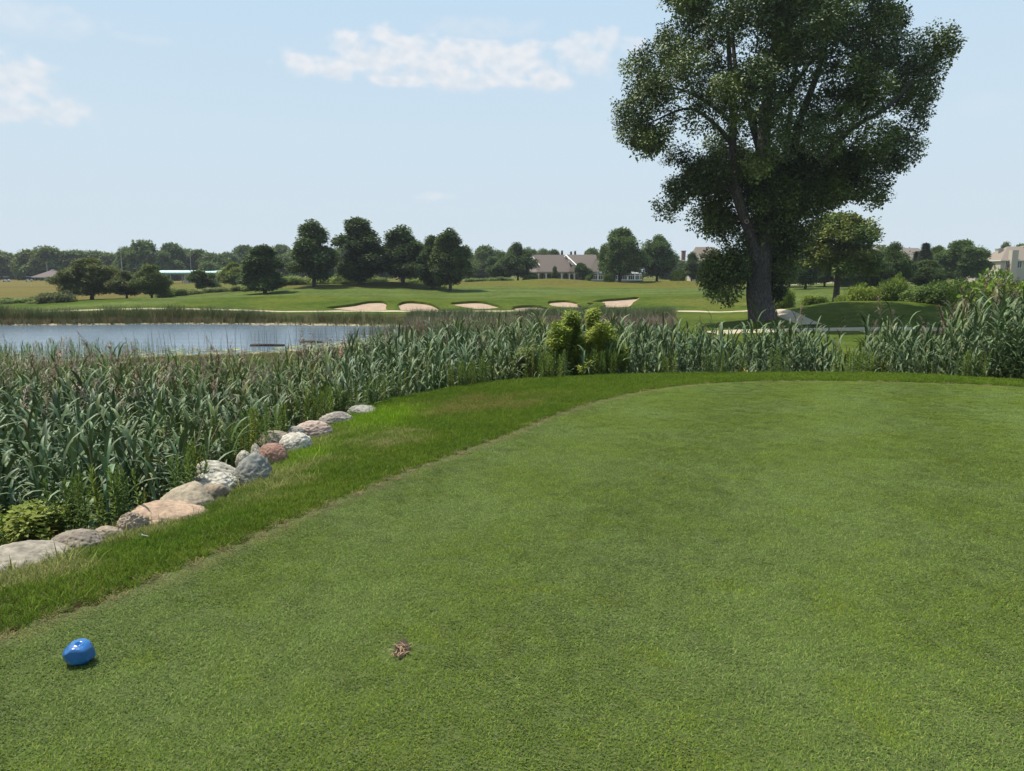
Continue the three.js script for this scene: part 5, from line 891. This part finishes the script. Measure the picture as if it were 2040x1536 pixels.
// ---------------------------------------------------------------- shrubs at the edge of the reeds
{
  const lance = (() => { const r = rngOf(900), out = []; for (let s = 0; s < 2; s++) { const L = new Leafy(); for (let k = 0; k < 20; k++) { const a = k * 2.4, y = k / 20 * 0.2; const hue = 0.85 + 0.3 * r(); L.blade([0, y, 0], a, 0.75 - 0.5 * r(), 0.095 * (0.8 + 0.5 * r()), 0.024, 0.9, 3, [hue * 0.95, hue * 0.95, hue], [hue * 1.05, hue * 1.02, hue], 0.15); } out.push(L.build()); } return out; })();
  function leafyShrub(name, label, x, d, W, H, n, base, other, lobesN, size, own) {
    const g = new THREE.Group(); put(g, name); tag(g, label, 'shrub'); const y = groundAt(x, d); g.position.set(x, y - 0.05, -d);
    const r = rngOf(n), L = []; for (let k = 0; k < lobesN; k++) { const t = r(), rad = W * (0.12 + 0.08 * r()), q = (W / 2 - rad) * Math.sqrt(r()) * (1 - 0.45 * t * t), a = r() * 6.28; L.push([Math.cos(a) * q, lerp(rad, H - rad, t ** 0.8), Math.sin(a) * q * 0.8, rad, 1.15]); }
    if (own) { L.length = 0; own.forEach(([a, b, c, e]) => L.push([a * W, b * H, c * W, e * W, 1.1])); }
    part('stems', mergeGeometries(L.slice(0, 14).map((l) => limb([[l[0] * 0.15, 0, l[2] * 0.15], [l[0] * 0.5, l[1] * 0.5, l[2] * 0.5], [l[0], l[1], l[2]]], 0.018, 0.005, 5))), bark, g);
    crown(n + 5, L, n, lance, size, base, other, g, 0.35); shade(g); return g;
  }
  const bushLobes = []; { const q = rngOf(77); for (let k = 0; k < 46; k++) { const t = q(), half = 0.5 * Math.sin(Math.PI * clamp(0.2 + 0.72 * t, 0, 1)) ** 0.8, a = q() * 6.28, s = half * Math.sqrt(q()); bushLobes.push([Math.cos(a) * s, 0.08 + 0.80 * t, Math.sin(a) * s * 0.8, 0.06 + 0.07 * q()]); } bushLobes.push([0.12, 0.93, 0, 0.05], [0.10, 0.88, 0, 0.07], [-0.2, 0.88, 0, 0.05], [-0.18, 0.82, 0, 0.07]); }
  const d = 13.0, x = sideX(1165, d, -0.4), h = riseY(617, d) - groundAt(x, d);
  leafyShrub('leafy_shrub', 'bright yellow green leafy shrub rising from the reeds at the far bank', x, d, 1.36, h, 1500, [0.19, 0.26, 0.020], [0.26, 0.32, 0.03], 34, 0.85, bushLobes);
  const x2 = sideX(1070, 13.2, -0.4); leafyShrub('leafy_shrub', 'low dark green leafy shrub at the foot of the bright yellow green one', x2, 13.0, 1.5, riseY(700, 13) - groundAt(x2, 13), 900, [0.10, 0.16, 0.026], [0.14, 0.19, 0.035], 24, 0.8);
  const round = [(() => { const L = new Leafy(), r = rngOf(940), dir = new THREE.Vector3(), up = new THREE.Vector3(); for (let k = 0; k < 12; k++) { dir.set(r() - 0.5, 0.1 * r(), r() - 0.5).normalize(); up.set((r() - 0.5) * 0.8, 1, (r() - 0.5) * 0.8).normalize(); const hue = 0.8 + 0.4 * r(); L.leaf(dir.x * 0.09 * r(), 0.1 * (r() - 0.5), dir.z * 0.09 * r(), dir, up, 0.085 * (0.7 + 0.7 * r()), 0.06, [hue, hue, hue]); } return L.build(); })()];
  const g = new THREE.Group(); put(g, 'vine_shrub'); tag(g, 'yellow green vine with rounded leaves beside the flat grey boulder', 'shrub');
  const vx = sideX(22, 5.15, -0.5), vy = groundAt(vx, 5.15); g.position.set(vx, vy - 0.05, -5.15);
  const r = rngOf(950), L = []; for (let k = 0; k < 16; k++) { const t = r(); L.push([-0.30 + 0.62 * t + (r() - 0.5) * 0.2, (riseY(1080, 5.15) - vy) + 0.05 + 0.36 * t * r(), (r() - 0.5) * 0.4, 0.08 + 0.07 * r(), 1]); }
  part('stems', mergeGeometries(L.slice(0, 9).map((l) => limb([[l[0] * 0.3, 0, l[2] * 0.3], [l[0] * 0.6, l[1] * 0.6, l[2] * 0.6], [l[0], l[1], l[2]]], 0.009, 0.003, 5))), bark, g);
  crown(955, L, 520, round, 0.62, [0.17, 0.22, 0.018], [0.21, 0.20, 0.02], g, 0.3); shade(g);
}
// ---------------------------------------------------------------- summer haze
scene.fog = new THREE.FogExp2(new THREE.Color().setRGB(0.78, 0.86, 0.95), 0.00018);

renderer.render(scene, camera);
